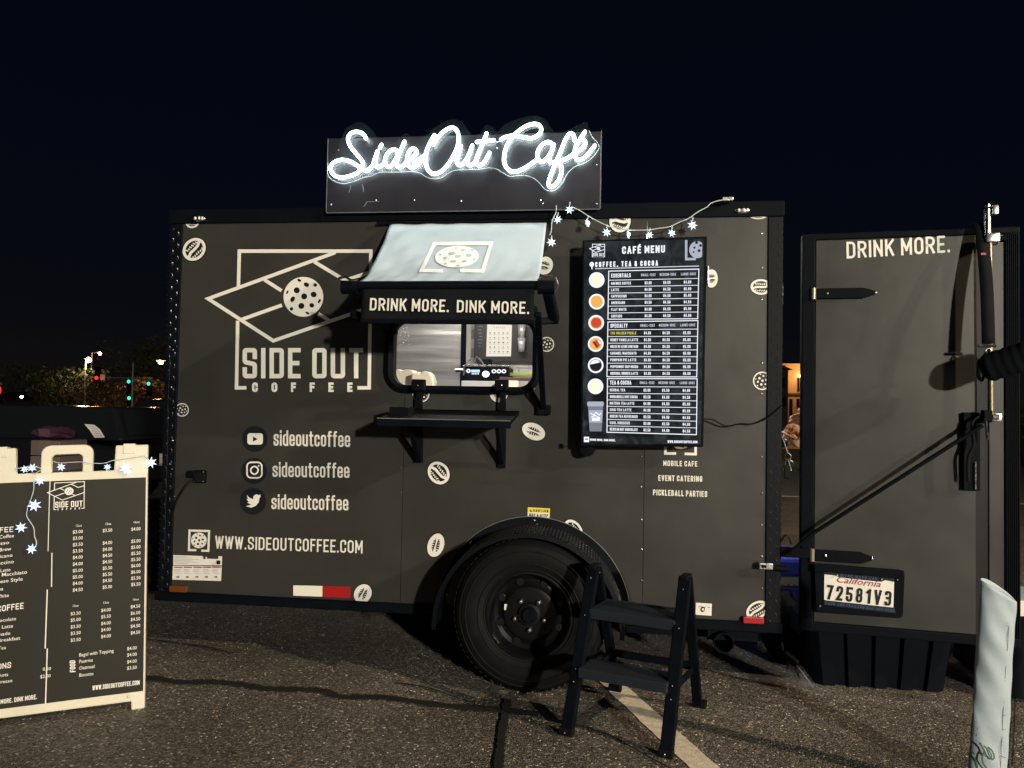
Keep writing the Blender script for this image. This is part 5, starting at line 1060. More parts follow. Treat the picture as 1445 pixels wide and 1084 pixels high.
# ================================================================== STEP LADDER
FLp, FRp, BLp, BRp = Vector((2.056,-.624,0)), Vector((2.429,-.748,0)), Vector((2.253,-.135,0)), Vector((2.614,-.258,0))
H_ = .612; TLp = (FLp+BLp)/2+Vector((0,0,H_)); TRp = (FRp+BRp)/2+Vector((0,0,H_))
LD = thing('step_ladder','black two-step folding ladder standing open beside the trailer wheel','step ladder',(FLp+BRp)/2)
ex = (FRp-FLp).normalized(); ey = (BLp-FLp).normalized()
def fl(z, s): a, b = ((FLp,TLp) if s == 0 else (FRp,TRp)); return a.lerp(b, z/H_)
def bl_(z, s): a, b = ((BLp,TLp) if s == 0 else (BRp,TRp)); return a.lerp(b, z/H_)
for s in (0,1):
    MB().beam(fl(.0,s),fl(H_,s)-ey*.01,.030,.050,up=ex,b=.005).build('front_leg','trim',LD)
    MB().beam(bl_(.0,s)+ex*(.010 if s == 0 else -.010),bl_(H_-.01,s)+ey*.018,.026,.040,up=ex,b=.005).build('rear_leg','trim',LD)
    T = TLp if s == 0 else TRp; MB().beam(T-ey*.035+Vector((0,0,.0)),T+ey*.035,.034,.018,b=.005).build('top_cap','rubber',LD)
    for Pq in (fl(0,s), bl_(0,s)): MB().beam(Pq+Vector((0,0,.001)),Pq+Vector((0,0,.03)),.036,.056,up=ex,b=.004).build('rubber_foot','rubber',LD)
    mb = MB()
    for z in (.57,.43,.235,.19,.015): p = fl(z,s)-ey*.027; mb.sphere(p,.004,n=8,m=5); 
    p = bl_(.585,s)+ex*.016; mb.sphere(p,.004,n=8,m=5); p = fl(.43,s)+ex*.018; mb.sphere(p,.005,n=8,m=5); mb.build('leg_rivets','chrome',LD,kind='stuff')
    MB().beam(fl(.20,s)+ex*(.012 if s == 0 else -.012),bl_(.185,s)+ex*(.012 if s == 0 else -.012),.008,.030,b=.002).build('side_brace','trim',LD)
def tread(z, y0, y1, nm):
    a, b = fl(z,0)+ex*.016, fl(z,1)-ex*.016; t_ = MB()
    A = a+ey*y0; B = b+ey*y0; C2 = b+ey*y1; D = a+ey*y1; dz = Vector((0,0,-.040)); r_ = Vector((0,0,-.012))
    t_.add([A,B,C2,D,A+dz,B+dz,C2+dz,D+dz],[(0,1,2,3),(0,4,5,1),(1,5,6,2),(2,6,7,3),(3,7,4,0),(4,7,6,5)])
    o = t_.build(nm,'tread',LD,bevel=.004)
    rb_ = MB()
    for k in range(9): q0 = A.lerp(D,(k+1)/10)+Vector((0,0,.0006)); q1 = B.lerp(C2,(k+1)/10)+Vector((0,0,.0006)); rb_.beam(q0+ex*.012,q1-ex*.012,.005,.002)
    rb_.build('tread_ribs','tread',o)
    return o
tread(.455,-.03,.17,'top_step'); tread(.245,-.045,.09,'lower_step')
MB().beam(bl_(.20,0)+ex*.012,bl_(.20,1)-ex*.012,.02,.03,b=.002).build('rear_rail','trim',LD)

# ================================================================== BEHIND AND BESIDE THE DOOR
# ribbed black tote under the door
tx0, tx1, ty0, ty1, tz = 3.165, 3.80, .075, .52, .31
TB = thing('storage_tote','big black ribbed plastic tote on the asphalt under the open rear door','storage tote',((tx0+tx1)/2,.3,0))
mb = MB(); nR = 9; pts = []
for k in range(nR):
    x = tx0+.03+(tx1-tx0-.06)*k/(nR); w2 = (tx1-tx0-.06)/nR; y = ty0 if k % 2 == 0 else ty0+.022
    pts += [(x+.003,y),(x+w2-.003,y)]
pts = [(tx0,ty0+.03)]+pts+[(tx1,ty0+.03),(tx1,ty1),(tx0,ty1)]
N = len(pts); vs = []
for z, sc2 in ((.0,.90),(.26,1.0)):
    for x, y in pts: vs.append(Vector(((x-(tx0+tx1)/2)*sc2+(tx0+tx1)/2, (y-.3)*sc2+.3, z+.002)))
mb.add(vs,[(i,(i+1)%N,N+(i+1)%N,N+i) for i in range(N)]+[tuple(range(N-1,-1,-1))]).build('tub','trim',TB)
MB().box(tx0-.018,tx1+.018,ty0-.018,ty1+.018,.258,.288,.008).build('lid','trim',TB)
MB().box(tx0-.02,tx0+.02,.2,.4,.19,.27,.005).build('tote_handle','trim',TB)
# broom
BR = thing('broom','short black broom with pale splayed bristles lying by the trailer corner','broom',aty(1112,948,.08))
hd = aty(1106,922,.04); he = aty(1126,938,.0); MB().beam(hd,he,.035,.030,b=.01).build('broom_head','rubber',BR)
MB().tube([aty(1103,918,.05),aty(1097,840,.14)],.011,8).build('broom_handle','trim',BR,smooth='auto')
mb = MB(); random.seed(2)
for k in range(70):
    t = random.random(); p = hd.lerp(he,.3+.7*t)+Vector((0,random.uniform(-.012,.012),-.008)); q = p+Vector((.05*t+random.uniform(-.015,.03),random.uniform(-.03,.02),-.05-.04*t)); q.z = max(q.z,.004); mb.tube([p,q],[.0014,.0008],3,caps=False)
mb.build('bristles','thread',BR,kind='stuff')
# cool box
cx0 = 2.95; CB = thing('cool_box','blue cool box with white stripe behind the trailer doorway','cool box',(3.15,.95,0))
a = aty(1120,800,.75); gzt = a.z
MB().box(cx0,3.40,.75,1.15,.01,gzt-.11,.015).build('tub','blue',CB); MB().box(cx0-.01,3.41,.74,1.16,gzt-.055,gzt+.045,.02).build('lid','blue',CB); MB().box(cx0+.004,3.396,.755,1.145,gzt-.108,gzt-.057).build('white_band','white',CB)
cf = wallfn(.747); F = Flat(cf, ['blue','white','yellow','bluep','dark'])
for k in range(4): F.ribbon([(1100+k*8.5+5*cos(a_),824+3.4*sin(a_)) for a_ in [pi*.1+j*pi/8*.9 for j in range(9)]],.8,3)
F.text('IGLOO 48',(1103,853),(1128,854.5),(1103,849.5),.24,1,gap=.4); F.rect(1100,857,1104,866,1); F.rect(1106,857.5,1118,867,2); F.disc(1112,862,3.2,3.2,0,1,12); F.rect(1120,858,1128,866,2); F.build('box_labels', CB)
BG = thing('black_bag','small black crumpled bag on the ground behind the trailer corner','bag',(3.15,.45,0))
mb = MB(); rnd = random.Random(4)
mb.sphere((3.12,.48,.17),.11,.12,.17,14,10); 
for v_ in mb.v: v_ += Vector((rnd.uniform(-.012,.012),rnd.uniform(-.012,.012),rnd.uniform(-.015,.015)))
mb.build('bag_body','blackcloth',BG,smooth=True); MB().tube(catmull([Vector((3.06,.45,.31)),Vector((3.10,.44,.36)),Vector((3.16,.45,.36)),Vector((3.18,.46,.30))],5),.008,6).build('bag_strap','blackcloth',BG)

# keys hanging in the gap from the trailer's rear frame
KR = thing('key_bunch','bunch of keys and black fob hanging in the gap behind the trailer corner','keys',aty(1110,645,.05))
kp = aty(1112,640,.05)
MB().tube([kp+Vector((-.06,0,.16)),kp+Vector((-.02,0,.06)),kp],.0015,5).build('key_cord','wire',KR)
MB().tube([kp+Vector((.014*cos(a),0,-.014+.014*sin(a))) for a in [2*pi*k/16 for k in range(16)]],.0016,5,closed=True).build('key_ring','chrome',KR)
for k, (dx, dz, a) in enumerate(((.0,-.03,.3),(.012,-.03,.75),(-.006,-.03,-.15),(.01,-.03,1.05))):
    d_ = Vector((sin(a),.02*k,-cos(a))); p = kp+Vector((dx,.006*k,dz)); MB().beam(p,p+d_*.055,.008,.002).beam(p,p+d_*.018,.020,.0024).build('key','chrome',KR)
MB().box(kp.x-.016,kp.x+.010,.045,.055,kp.z-.12,kp.z-.055,.004).build('key_fob','rubber',KR)

# padded black roll hung from a strap in front of the door end
PD = thing('padded_roll','black padded roll hanging by a webbing strap in front of the door','padded roll',aty(1400,520,-.35))
YP = -.155; p0 = aty(1384,524,YP); p1 = aty(1475,498,YP-.12); dd = (p1-p0).normalized(); mb = MB(); n_ = 26
rs = [.058*sqrt(max(0,1-((1-k/4)**2)))*.96+.002 if k < 4 else .060+.002*sin(k*1.7) for k in range(n_+1)]
mb.tube([p0+dd*((p1-p0).length*k/n_) for k in range(n_+1)], rs, 24); mb.build('padding','blackcloth',PD,smooth=True)
mb = MB().tube([p0+dd*.004+(dd.cross(Vector((0,0,1))).normalized()*cos(a)+Vector((0,0,1))*sin(a))*.045 for a in [2*pi*k/24 for k in range(24)]],.006,8,closed=True); mb.build('end_ring','trim',PD,smooth='auto')
sp0 = aty(1379,322,-.035); sp1 = aty(1394,488,YP+.02); wv = Vector((1,0,0)); mb = MB(); K = 16
for k in range(K+1):
    t = k/K; q = sp0.lerp(sp1,t)+Vector((0,-.02*sin(pi*t),0)); mb.v += [q-wv*.026, q+wv*.026]
mb.f += [(2*k,2*k+1,2*k+3,2*k+2) for k in range(K)]; mb.m += [0]*K; s_ = mb.build('strap','blackcloth',PD,smooth=True); md = s_.modifiers.new('t','SOLIDIFY'); md.thickness = .003
q = sp0.lerp(sp1,.27); MB().box(q.x-.014,q.x+.006,q.y-.023,q.y-.0185,q.z-.004,q.z+.005).build('red_tag','redp',PD)
MB().tube([sp1+Vector((-.04,0,-.008)),sp1+Vector((.03,0,-.008))],.007,8).build('strap_bar','chrome',PD,smooth='auto')
MB().tube([sp1+Vector((.012*cos(a)-.002,-.004,-.043+.024*sin(a))) for a in [2*pi*k/18 for k in range(18)]],.0045,8,closed=True).build('snap_hook','chrome',PD,smooth=True)

# white fabric sleeve banner, lower right
BN = thing('fabric_banner','white stitched fabric banner sleeve with green script at the lower right corner','banner',atz(1400,1084)+Vector((0,-.25,0)))
YV = -.86
cxp = lambda t: aty(1408-14*t, 830+254*t, YV)
mb = MB(); NZ = 60; NA = 28
zt_ = aty(1400,826,YV).z
for j in range(NZ+1):
    t = j/NZ; py = 820+(1230-820)*t; L_ = aty(1385-17.5*(py-820)/264, py, YV); R_ = aty(1432-12*(py-850)/234, py, YV); c = (L_+R_)/2; hw = (R_.x-L_.x)/2; z = c.z
    for k in range(NA):
        a = 2*pi*k/NA; x = c.x+hw*cos(a); y = YV+hw*.42*sin(a)
        ztop = z+(-(x-L_.x)*.62 if j == 0 else 0)-( -.0)
        wr_ = .0022*sin(3*a+z*31)*sin(z*17+a)+.0012*sin(z*63+a*2)*(.5+.5*cos(a-pi))
        zz = z-(x-L_.x)*.62*(1-t)**6+(.02*max(0,sin(a))*(1-t)**6)
        mb.v.append(Vector((x, y+wr_*1.5, max(zz,.002))))
mb.f = [(j*NA+k,j*NA+(k+1)%NA,(j+1)*NA+(k+1)%NA,(j+1)*NA+k) for j in range(NZ) for k in range(NA)]; mb.m = [0]*len(mb.f)
m_ = mat('white_satin_fabric',(.26,.31,.35),.6,var=.07,vscale=6,bump=.004,bscale=9); s_ = mb.build('sleeve',m_,BN,smooth=True,fix=False); md = s_.modifiers.new('t','SOLIDIFY'); md.thickness = .0016
def bnpx(x, y, o):
    py = y; L_ = aty(1385-17.5*(py-820)/264, py, YV); R_ = aty(1432-12*(py-850)/234, py, YV); c = (L_+R_)/2; hw = (R_.x-L_.x)/2; p = aty(x,y,YV); t = max(-1,min(1,(p.x-c.x)/hw)); yy = YV-hw*.42*sqrt(max(0,1-t*t))-.005-o
    return aty(x,y,yy)
F = Flat(bnpx,['thread','green_ink'],step=.0004)
F.ribbon(catmull([Vector((1424,878,0)),Vector((1421,930,0)),Vector((1419,946,0)),Vector((1416,1000,0)),Vector((1412,1084,0))],12),.8,0)
for y in (880,884,918,962,992,1010,1030,1068): F.ribbon([(1421-(y-880)*.04,y-1),(1431-(y-880)*.06,y+1.5)],.8,0)
F.ribbon([(1377,1039),(1379,1036)],.9,1); F.ribbon([(1379,1030),(1380,1027)],.9,1)
F.ribbon([(x,y) for x,y in ((1366,1064),(1370,1066),(1375,1074),(1379,1086))],2.6,1); F.ribbon([(1374,1068),(1380,1084)],1.6,1); F.ribbon([(1372,1061),(1375,1064)],2,1)
F.ribbon(catmull([Vector((1382,1048,0)),Vector((1387,1056,0)),Vector((1391,1068,0)),Vector((1388,1062,0)),Vector((1386,1074,0)),Vector((1393,1086,0))],4),2.4,1,maxseg=1.5)
F.ribbon(catmull([Vector((1394,1054,0)),Vector((1400,1060,0)),Vector((1403,1068,0)),Vector((1400,1072,0)),Vector((1396,1066,0)),Vector((1392,1056,0))],4),2.2,1); F.build('green_script', BN)
# table with black cloth and box, right edge
TBL = thing('covered_table','black cloth covered table at the right edge behind the banner','table',(4.6,.15,0))
a = aty(1433,872,.05); tx = a.x
MB().box(tx,tx+.9,.05,.6,a.z-.02,a.z,.004).build('table_top','trim',TBL)
mb = MB(); 
P = [(tx-.01+.02*(k%2)*.8, .04+.0*k) for k in range(2)]
n_ = 26; outl_ = [(tx-.012+.007*sin(k*1.9), .04+.56*k/8) for k in range(8,-1,-1)]+[(tx+.91*k/16, .036+.008*sin(k*2.1)) for k in range(1,17)]
mb.v = [Vector((x,y,a.z+.002)) for x,y in outl_]+[Vector((x-.02,y-.015,.02)) for x,y in outl_]; n_ = len(outl_); mb.f = [(i,i+1,n_+i+1,n_+i) for i in range(n_-1)]; mb.m = [0]*(n_-1); mb.build('table_cloth','blackcloth',TBL,smooth=True)
BX = thing('lidded_box','cream box with grey teal flap on the covered table','box',(tx+.15,.2,a.z))
b_ = aty(1434,848,.07); MB().box(tx+.005,tx+.40,.07,.38,a.z+.003,b_.z,.003).build('carton','crate',BX); MB().add([(tx-.012,.06,b_.z+.075),(tx+.4,.06,b_.z+.03),(tx+.4,.09,b_.z+.0),(tx-.005,.09,b_.z+.004)],[(0,1,2,3)]).build('carton_flap','teal',BX)

# ================================================================== PERSON behind the door, holding a cup of churro bites
PX, PY = 3.46, .62
PS = thing('person','person in a black shirt behind the open door, hands holding a paper cup of churros','person',(PX,PY+.05,0))
hl = aty(1122,617,PY-.10); hr = aty(1124,592,PY+.02)         # lower hand, upper hand
def chain(mb, P, r, n=12, k=4):
    Q = catmull(P, k); N = len(Q); rs = []
    for i in range(N): t = i/k; j = min(int(t), len(r)-2); rs.append(r[j]+(r[j+1]-r[j])*(t-j))
    mb.tube(Q, rs, n); mb.sphere(Q[0], rs[0], n=12, m=8); mb.sphere(Q[-1], rs[-1], n=12, m=8)
V = Vector
body = MB()
hip = V((PX+.03,PY+.08,.92)); chest = V((PX,PY+.08,1.28)); neck = V((PX-.03,PY+.08,1.47)); head = V((PX-.07,PY+.06,1.60))
for sgn in (-1,1): chain(body,[hip+V((0,sgn*.10,0)),V((PX-.01,PY+.08+sgn*.11,.50)),V((PX+.02,PY+.08+sgn*.12,.09))],[.095,.062,.045]); chain(body,[V((PX+.03,PY+.08+sgn*.12,.05)),V((PX-.14,PY+.08+sgn*.14,.035))],[.045,.032])
chain(body,[hip+V((0,0,-.03)),V((PX+.015,PY+.08,1.08)),chest,V((PX-.01,PY+.08,1.40))],[.15,.135,.16,.11]); body.sphere(hip,.13,.175,.12); body.sphere(chest+V((0,0,.06)),.115,.20,.15,16,10)
chain(body,[neck,head],[.052,.055]); body.sphere(head+V((-.01,0,.03)),.095,.075,.115,18,12); body.sphere(head+V((-.105,0,.0)),.02,.014,.022,8,6); body.sphere(head+V((-.07,0,-.06)),.035,.035,.03,10,6)
for sgn in (-1,1): body.sphere(head+V((.0,sgn*.078,.01)),.018,.010,.03,8,6)
def hand_arm(sgn, w_, fingers, thumb, palm):
    sh = V((PX,PY+.08+sgn*.20,1.40)); el = V((PX+.05,PY+.05+sgn*.22,1.13)); chain(body,[sh,el],[.058,.045]); chain(body,[el,w_.lerp(el,.3),w_],[.045,.036,.026])
    chain(body,[w_,palm],[.027,.034]); body.sphere(palm,.040,.020,.034,14,8)
    for f_, r in fingers: chain(body,f_,[r,r*.92,r*.85,r*.72][:len(f_)],8,3)
    chain(body,thumb,[.014,.012,.010],8,3)
# lower hand: palm up under the cup, fingers spread to the left
L = hl; pal = L+V((.055,0,-.015)); fg = []
for k,(dz,ln_) in enumerate(((.012,.100),(-.014,.092),(-.036,.080),(-.052,.062))):
    b0_ = pal+V((-.025,-.012+.004*k,dz*.6)); fg.append(([b0_,b0_+V((-ln_*.42,-.014,.006+dz*.15)),b0_+V((-ln_*.78,-.010,.020+dz*.1)),b0_+V((-ln_,-.0,.034-k*.010))],.0095-.0006*k))
hand_arm(-1, L+V((.14,.02,-.03)), fg, [pal+V((.0,-.02,.025)),pal+V((-.028,-.028,.045)),pal+V((-.05,-.026,.058))], pal)
L = hr; pal = L+V((.065,.0,.0)); fg = []
for k,(dz,ln_) in enumerate(((.024,.085),(.004,.088),(-.016,.080),(-.034,.066))):
    b0_ = pal+V((-.02,-.010,dz)); fg.append(([b0_,b0_+V((-ln_*.45,-.016,.004)),b0_+V((-ln_*.8,-.022,-.004)),b0_+V((-ln_,-.020,-.016))],.0092-.0005*k))
hand_arm(1, L+V((.15,.03,.02)), fg, [pal+V((-.005,-.015,.032)),pal+V((-.03,-.03,.05)),pal+V((-.058,-.035,.052))], pal)
o = body.build('person_body', ['shirt','jeans','skin'], PS)
o.modifiers.new('r','REMESH').mode = 'VOXEL'; o.modifiers['r'].voxel_size = .0045; sm = o.modifiers.new('s','SMOOTH'); sm.iterations = 3; sm.factor = .4
dg = bpy.context.evaluated_depsgraph_get(); me = bpy.data.meshes.new_from_object(o.evaluated_get(dg)); o.modifiers.clear(); o.data = me; me.materials.clear()
for k in ('shirt','jeans','skin'): me.materials.append(M[k])
wl_ = (hl+V((.14,.02,-.03))); off_ = PS.location
for p_ in me.polygons:
    c = p_.center+off_; mi = 0
    if c.z < .93 and c.x > PX-.25: mi = 1
    if c.z > 1.475: mi = 2
    if c.x < wl_.x-.015 and 1.0 < c.z < 1.45 and c.x < PX-.17: mi = 2
    p_.material_index = mi
me.shade_smooth()
mb = MB(); mb.sphere(head+V((.012,0,.055)),.100,.084,.105,20,12); mb.v = [v_ for v_ in mb.v]
hm = mb.build('hair','hair',PS,smooth=True)
for v_ in hm.data.vertices:
    c = v_.co+off_
    if c.z < head.z+.03 and c.x < head.x+.0: v_.co.x += .07
mb = MB()
for s_ in (-1,1): mb.sphere(head+V((-.094,s_*.03,.035)),.008,.010,.007,8,6)
mb.build('eyes','hair',PS,smooth=True)
CH = thing('churro_cup','white paper cone filled with golden fried churro sticks held in two hands','snack cup',hl+V((-.02,0,0)))
c0 = aty(1110,604,PY-.10)
mb = MB(); ax_ = V((-.45,-.80,.40)).normalized(); base = c0-ax_*.10+V((.03,0,-.03))
a_ = ax_.cross(V((0,0,1))).normalized(); b_ = ax_.cross(a_); NQ = 24
for t, r in ((0,.012),(.5,.03),(1,.05)):
    for k in range(NQ): an = 2*pi*k/NQ; mb.v.append(base+ax_*(.105*t+(.014*cos(an+2.3) if t == 1 else 0))+(a_*cos(an)+b_*sin(an))*r)
mb.f = [(j*NQ+k,j*NQ+(k+1)%NQ,(j+1)*NQ+(k+1)%NQ,(j+1)*NQ+k) for j in range(2) for k in range(NQ)]+[tuple(range(NQ))]; mb.m = [0]*len(mb.f)
pc = mb.build('paper_cone','white',CH,smooth=True); md = pc.modifiers.new('t','SOLIDIFY'); md.thickness = .001
for k,(u,v_) in enumerate(((0,0),(.027,.006),(-.027,-.006),(.010,.028),(-.014,.026),(.012,-.027),(-.014,-.028))):
    p = base+ax_*.05+a_*u+b_*v_; q = p+ax_*(.075+.008*(k%3)); mb = MB().tube([p,q-ax_*.004,q],[.0132,.0132,.0110],10)
    ch_ = mb.build('churro','churro',CH,smooth='auto'); MB().tube([q-ax_*.001,q+ax_*.001],.006,10).build('churro_centre','churro_d',ch_)

# ================================================================== FAR RIGHT: seen through the gap
def tree(name, label, px, Y, ztop, spread, leafm, trunk_h, seed, n=900, leaf=.22, group='trees at the far edge of the parking lot'):
    rnd = random.Random(seed); b = aty(px, 560, Y); g0 = gz(Y); t = thing(name,label,'tree',(b.x,Y,g0),group)
    mb = MB(); top = V((b.x,Y,g0+trunk_h)); mb.tube([V((b.x,Y,g0-.1)),V((b.x+.1,Y,g0+trunk_h*.5)),top],[.22,.17,.12],8); cl = []
    for k in range(9):
        a = rnd.random()*2*pi; d_ = V((cos(a)*spread*rnd.uniform(.35,.8), sin(a)*spread*rnd.uniform(.35,.8), (ztop-g0-trunk_h)*rnd.uniform(.15,.85))); mb.tube([top,top+d_*.5+V((0,0,.3)),top+d_],[.09,.06,.03],6); cl.append(top+d_)
    mb.build('trunk','bark',t,smooth=True)
    for k in range(8): cl.append(top+V((rnd.uniform(-1,1)*spread*.6,rnd.uniform(-1,1)*spread*.6,(ztop-g0-trunk_h)*rnd.uniform(.2,.95))))
    mb = MB(); R_ = spread*.42
    for k in range(n):
        c = rnd.choice(cl); d_ = V((rnd.gauss(0,1),rnd.gauss(0,1),rnd.gauss(0,.8))); d_ = d_.normalized()*R_*rnd.random()**.4; p = c+d_
        if p.z > ztop: p.z = ztop-rnd.random()*.6
        a = V((rnd.uniform(-1,1),rnd.uniform(-1,1),rnd.uniform(-1,1)))*leaf; b_ = V((rnd.uniform(-1,1),rnd.uniform(-1,1),rnd.uniform(-1,1)))*leaf; mb.add([p,p+a,p+a+b_,p+b_],[(0,1,2,3)])
    mb.build('crown',leafm,t,fix=False); return t
def lamp(Pt, watts, col, r=.4):
    l = bpy.data.lights.new('lamp_light','POINT'); l.energy = watts; l.color = col; l.shadow_soft_size = r; o = bpy.data.objects.new('lamp_light',l); COL.objects.link(o); o.location = Pt; return o
# grass verge and low hedge
va = aty(1095,665,16); MB().box(-2,22,15.8,30,-1,gz(16)+.05).build('verge_bank','pave',kind='structure')
mb = MB(); rnd = random.Random(8)
for k in range(5200):
    x, y = rnd.uniform(3.2,9), rnd.uniform(16,19); h = rnd.uniform(.08,.26); z = gz(16)+.05; mb.add([(x-.02,y,z),(x+.02,y,z),(x+rnd.uniform(-.06,.06),y+rnd.uniform(-.05,.05),z+h)],[(0,1,2)])
mb.build('grass','grass',kind='stuff',fix=False)['label'] = 'grass verge beyond the pavement'
# houses: tall ochre block with a lit wall lamp, low dark house beside it
def house(name,label,x0,x1,y0,y1,z1,m_,cat='building'):
    t = thing(name,label,cat,((x0+x1)/2,(y0+y1)/2,gz(y0))); MB().box(x0,x1,y0,y1,gz(y0)-.3,z1).build('walls',m_,t); return t
Yh = 48; a = aty(1108,516,Yh); b = aty(1135,525,Yh)
HB = house('lit_building','tall ochre stucco building lit by a warm wall lamp, seen through the gap',a.x,a.x+9,Yh,Yh+8,a.z,'stucco')
MB().box(a.x-.35,a.x+9.3,Yh-.4,Yh+8.3,a.z,a.z+.12).build('roof','stucco',HB)
MB().box(a.x-.1,a.x+9.1,Yh-.12,Yh,aty(1115,556,Yh).z-.08,aty(1115,556,Yh).z+.06).build('floor_band','stucco2',HB)
for px0,py0,px1,py1 in ((1125,533,1128,553),(1114,563,1118,592),(1124,563,1128,575),(1140,533,1144,553),(1150,533,1154,553)):
    p, q = aty(px0,py0,Yh), aty(px1,py1,Yh); w0 = MB().box(p.x,q.x,Yh-.06,Yh-.01,q.z,p.z).build('window','trim',HB); MB().box(p.x+.02,q.x-.02,Yh-.075,Yh-.062,q.z+.05,p.z-.05).build('pane','glass_d',w0)
p = aty(1133,530.5,Yh-.5); wl2 = MB().sphere((p.x,Yh-.25,p.z),.16,n=10,m=8).build('wall_lamp','e_lamp2',HB,smooth=True)
o = lamp((p.x-.2,Yh-1.4,p.z+.1),220,(1,.50,.18),.2); o.name = 'wall_lamp_light'
Yd = 40; a = aty(1070,519,Yd); b = aty(1117,590,Yd); HD = house('dark_house','low dark house with small windows left of the lit building',a.x,b.x-.2,Yd,Yd+5,a.z-.1,'stucco2')
MB().prism([(a.x-.4,a.z-.1),(b.x,a.z-.1),(b.x-1.2,a.z+.35),(a.x+.8,a.z+.35)],lambda x,z,t: V((x,t,z)),Yd-.3,Yd+5.3).build('roof','stucco2',HD)
for px0,py0 in ((1101,533),(1102,560)): p, q = aty(px0,py0,Yd), aty(px0+7,py0+14,Yd); w0 = MB().box(p.x,q.x,Yd-.05,Yd-.01,q.z,p.z).build('window','trim',HD)
tree('bush','small rounded bush lit yellow green at the far right edge',1446,22,.2+gz(22)+1.9,.7,'leafA',.3,31,500,.10,None)

# ================================================================== LEFT BACKGROUND
def car(name,label,x,y,rot,L_,W_,H_,paint,cat,rear=False):
    t = thing(name,label,cat,(x,y,gz(y))); t.rotation_euler = (0,0,rot); h = H_
    if rear: low = [(-L_/2,.30),(-L_/2+.05,.95),(-L_/2+.25,1.02),(L_*.22,1.0),(L_*.47,.80),(L_/2,.55),(L_/2,.28)]; roof = [(-L_/2+.18,1.0),(-L_/2+.42,h),(L_*.05,h+.01),(L_*.24,1.0)]
    else: low = [(-L_/2,.30),(-L_/2,.62),(-L_/2+.15,.78),(-L_*.28,.86),(L_*.24,.86),(L_*.48,.70),(L_/2,.5),(L_/2,.25)]; roof = [(-L_*.47,.85),(-L_*.42,h),(L_*.10,h+.005),(L_*.26,.85)]
    zb = .86 if not rear else 1.0
    # body shell
    def loft(P, w0, w1, nm, m_, bev):
        zs = [p[1] for p in P]; z0_, z1_ = min(zs), max(zs); mb = MB(); n_ = len(P)
        for s in (-1,1):
            for a, z in P: ww_ = w0+(w1-w0)*(z-z0_)/(z1_-z0_); mb.v.append(V((a,s*ww_/2,z)))
        tri = geometry.tessellate_polygon([[V((a,z,0)) for a,z in P]])
        mb.f = [tuple(q) for q in tri]+[tuple(i+n_ for i in reversed(q)) for q in tri]+[(i,(i+1)%n_,n_+(i+1)%n_,n_+i) for i in range(n_)]; mb.m = [0]*len(mb.f)
        mb.v = [v_+t.location for v_ in mb.v]; return mb.build(nm,m_,t,bevel=bev)
    loft(low,W_*.98,W_,'body',paint,.05); cab = loft(roof,W_*.9,W_*.70,'cabin',paint,.04)
    # glass, slightly proud
    cx_ = sum(p[0] for p in roof)/4; g_ = [(cx_+(a-cx_)*.90, zb+.05+(z-zb)*.82) for a,z in roof]; n_ = 4
    for s in (-1,1):
        mb = MB(); mb.v = [V((a, s*(W_*.9+(W_*.70-W_*.9)*(z-zb)/(h-zb))/2+s*.012, z))+t.location for a,z in g_]; mb.f = [(0,1,2,3)]; mb.m = [0]; mb.build('side_window','glass_d',t,fix=False)
    (a0_,z0_),(a1_,z1_) = roof[0],roof[1]; mb = MB()
    for f_ in (.12,.88):
        a, z = a0_+(a1_-a0_)*f_, z0_+(z1_-z0_)*f_; wd = (W_*.9+(W_*.70-W_*.9)*f_)*.42
        for s in (-1,1): mb.v.append(V((a-.012, s*wd, z+.012))+t.location)
    mb.f = [(0,1,3,2)]; mb.m = [0]; mb.build('rear_window','glass_d',t,fix=False)
    for ax__ in (-L_*.31,L_*.31):
        for s in (-1,1): w_o = MB().lathe([(0,-.05),(.20,-.05),(.22,-.08),(.30,-.09),(.32,-.05),(.32,.09),(0,.09)],t.location+V((ax__,s*(W_/2-.09),.32)),'y',28).build('wheel','rubber',t,smooth='auto')
    for s in (-1,1): MB().box(*(lambda c: (c.x-.03,c.x+.04,c.y-.16,c.y+.16,c.z-.06,c.z+.07))(t.location+V((-L_/2,s*(W_/2-.22),.72 if not rear else .88)))).build('tail_light','tail',t)
    pc_ = t.location+V((-L_/2-.015,0,.60 if not rear else .78)); pp = MB().box(pc_.x-.012,pc_.x,pc_.y-.155,pc_.y+.155,pc_.z-.075,pc_.z+.075).build('licence_plate','paper',t)
    mb = MB(); 
    for k in range(6): mb.box(pc_.x-.015,pc_.x-.0125,pc_.y-.125+k*.042,pc_.y-.105+k*.042,pc_.z-.04,pc_.z+.03)
    mb.build('plate_characters','dark',pp,kind='stuff')
    return t
# dark car whose rear faces us, beside the trailer's left corner
D = 11.5; q = aty(216,610,D); sv = car('parked_hatchback','black hatchback seen from behind, parked left of the trailer corner',q.x,D+2.1,pi/2,4.3,1.75,1.50,'carblack','car',True)
sv.location.z = q.z-.78; sv.location.x = q.x
# low dark car side-on behind the sandwich board
cr_ = aty(186,600,4.6); sc1 = car('parked_coupe','low black coupe parked side-on behind the sandwich board',cr_.x-2.15,5.3,0,4.3,1.5,1.25,'carblack','car'); sc1.rotation_euler.z = pi; sc1.location.x = cr_.x-2.15
w_o = aty(134,608,4.45)
stc = wallfn(4.42); F = Flat(stc,['paper','grout']); F.poly([(119,598.5),(133,599.5),(141,606),(148,617.5),(133.5,618),(127,608)],0)
for k in range(5): F.ribbon([(126+k*2,602+k*3),(136+k*2.2,603+k*3)],.6,1)
o = F.mb.build('window_sticker',F.mats,None,fix=False,loc=w_o); o['label'] = 'pale curved paper notice stuck on the side window of the coupe'; o['category'] = 'notice'
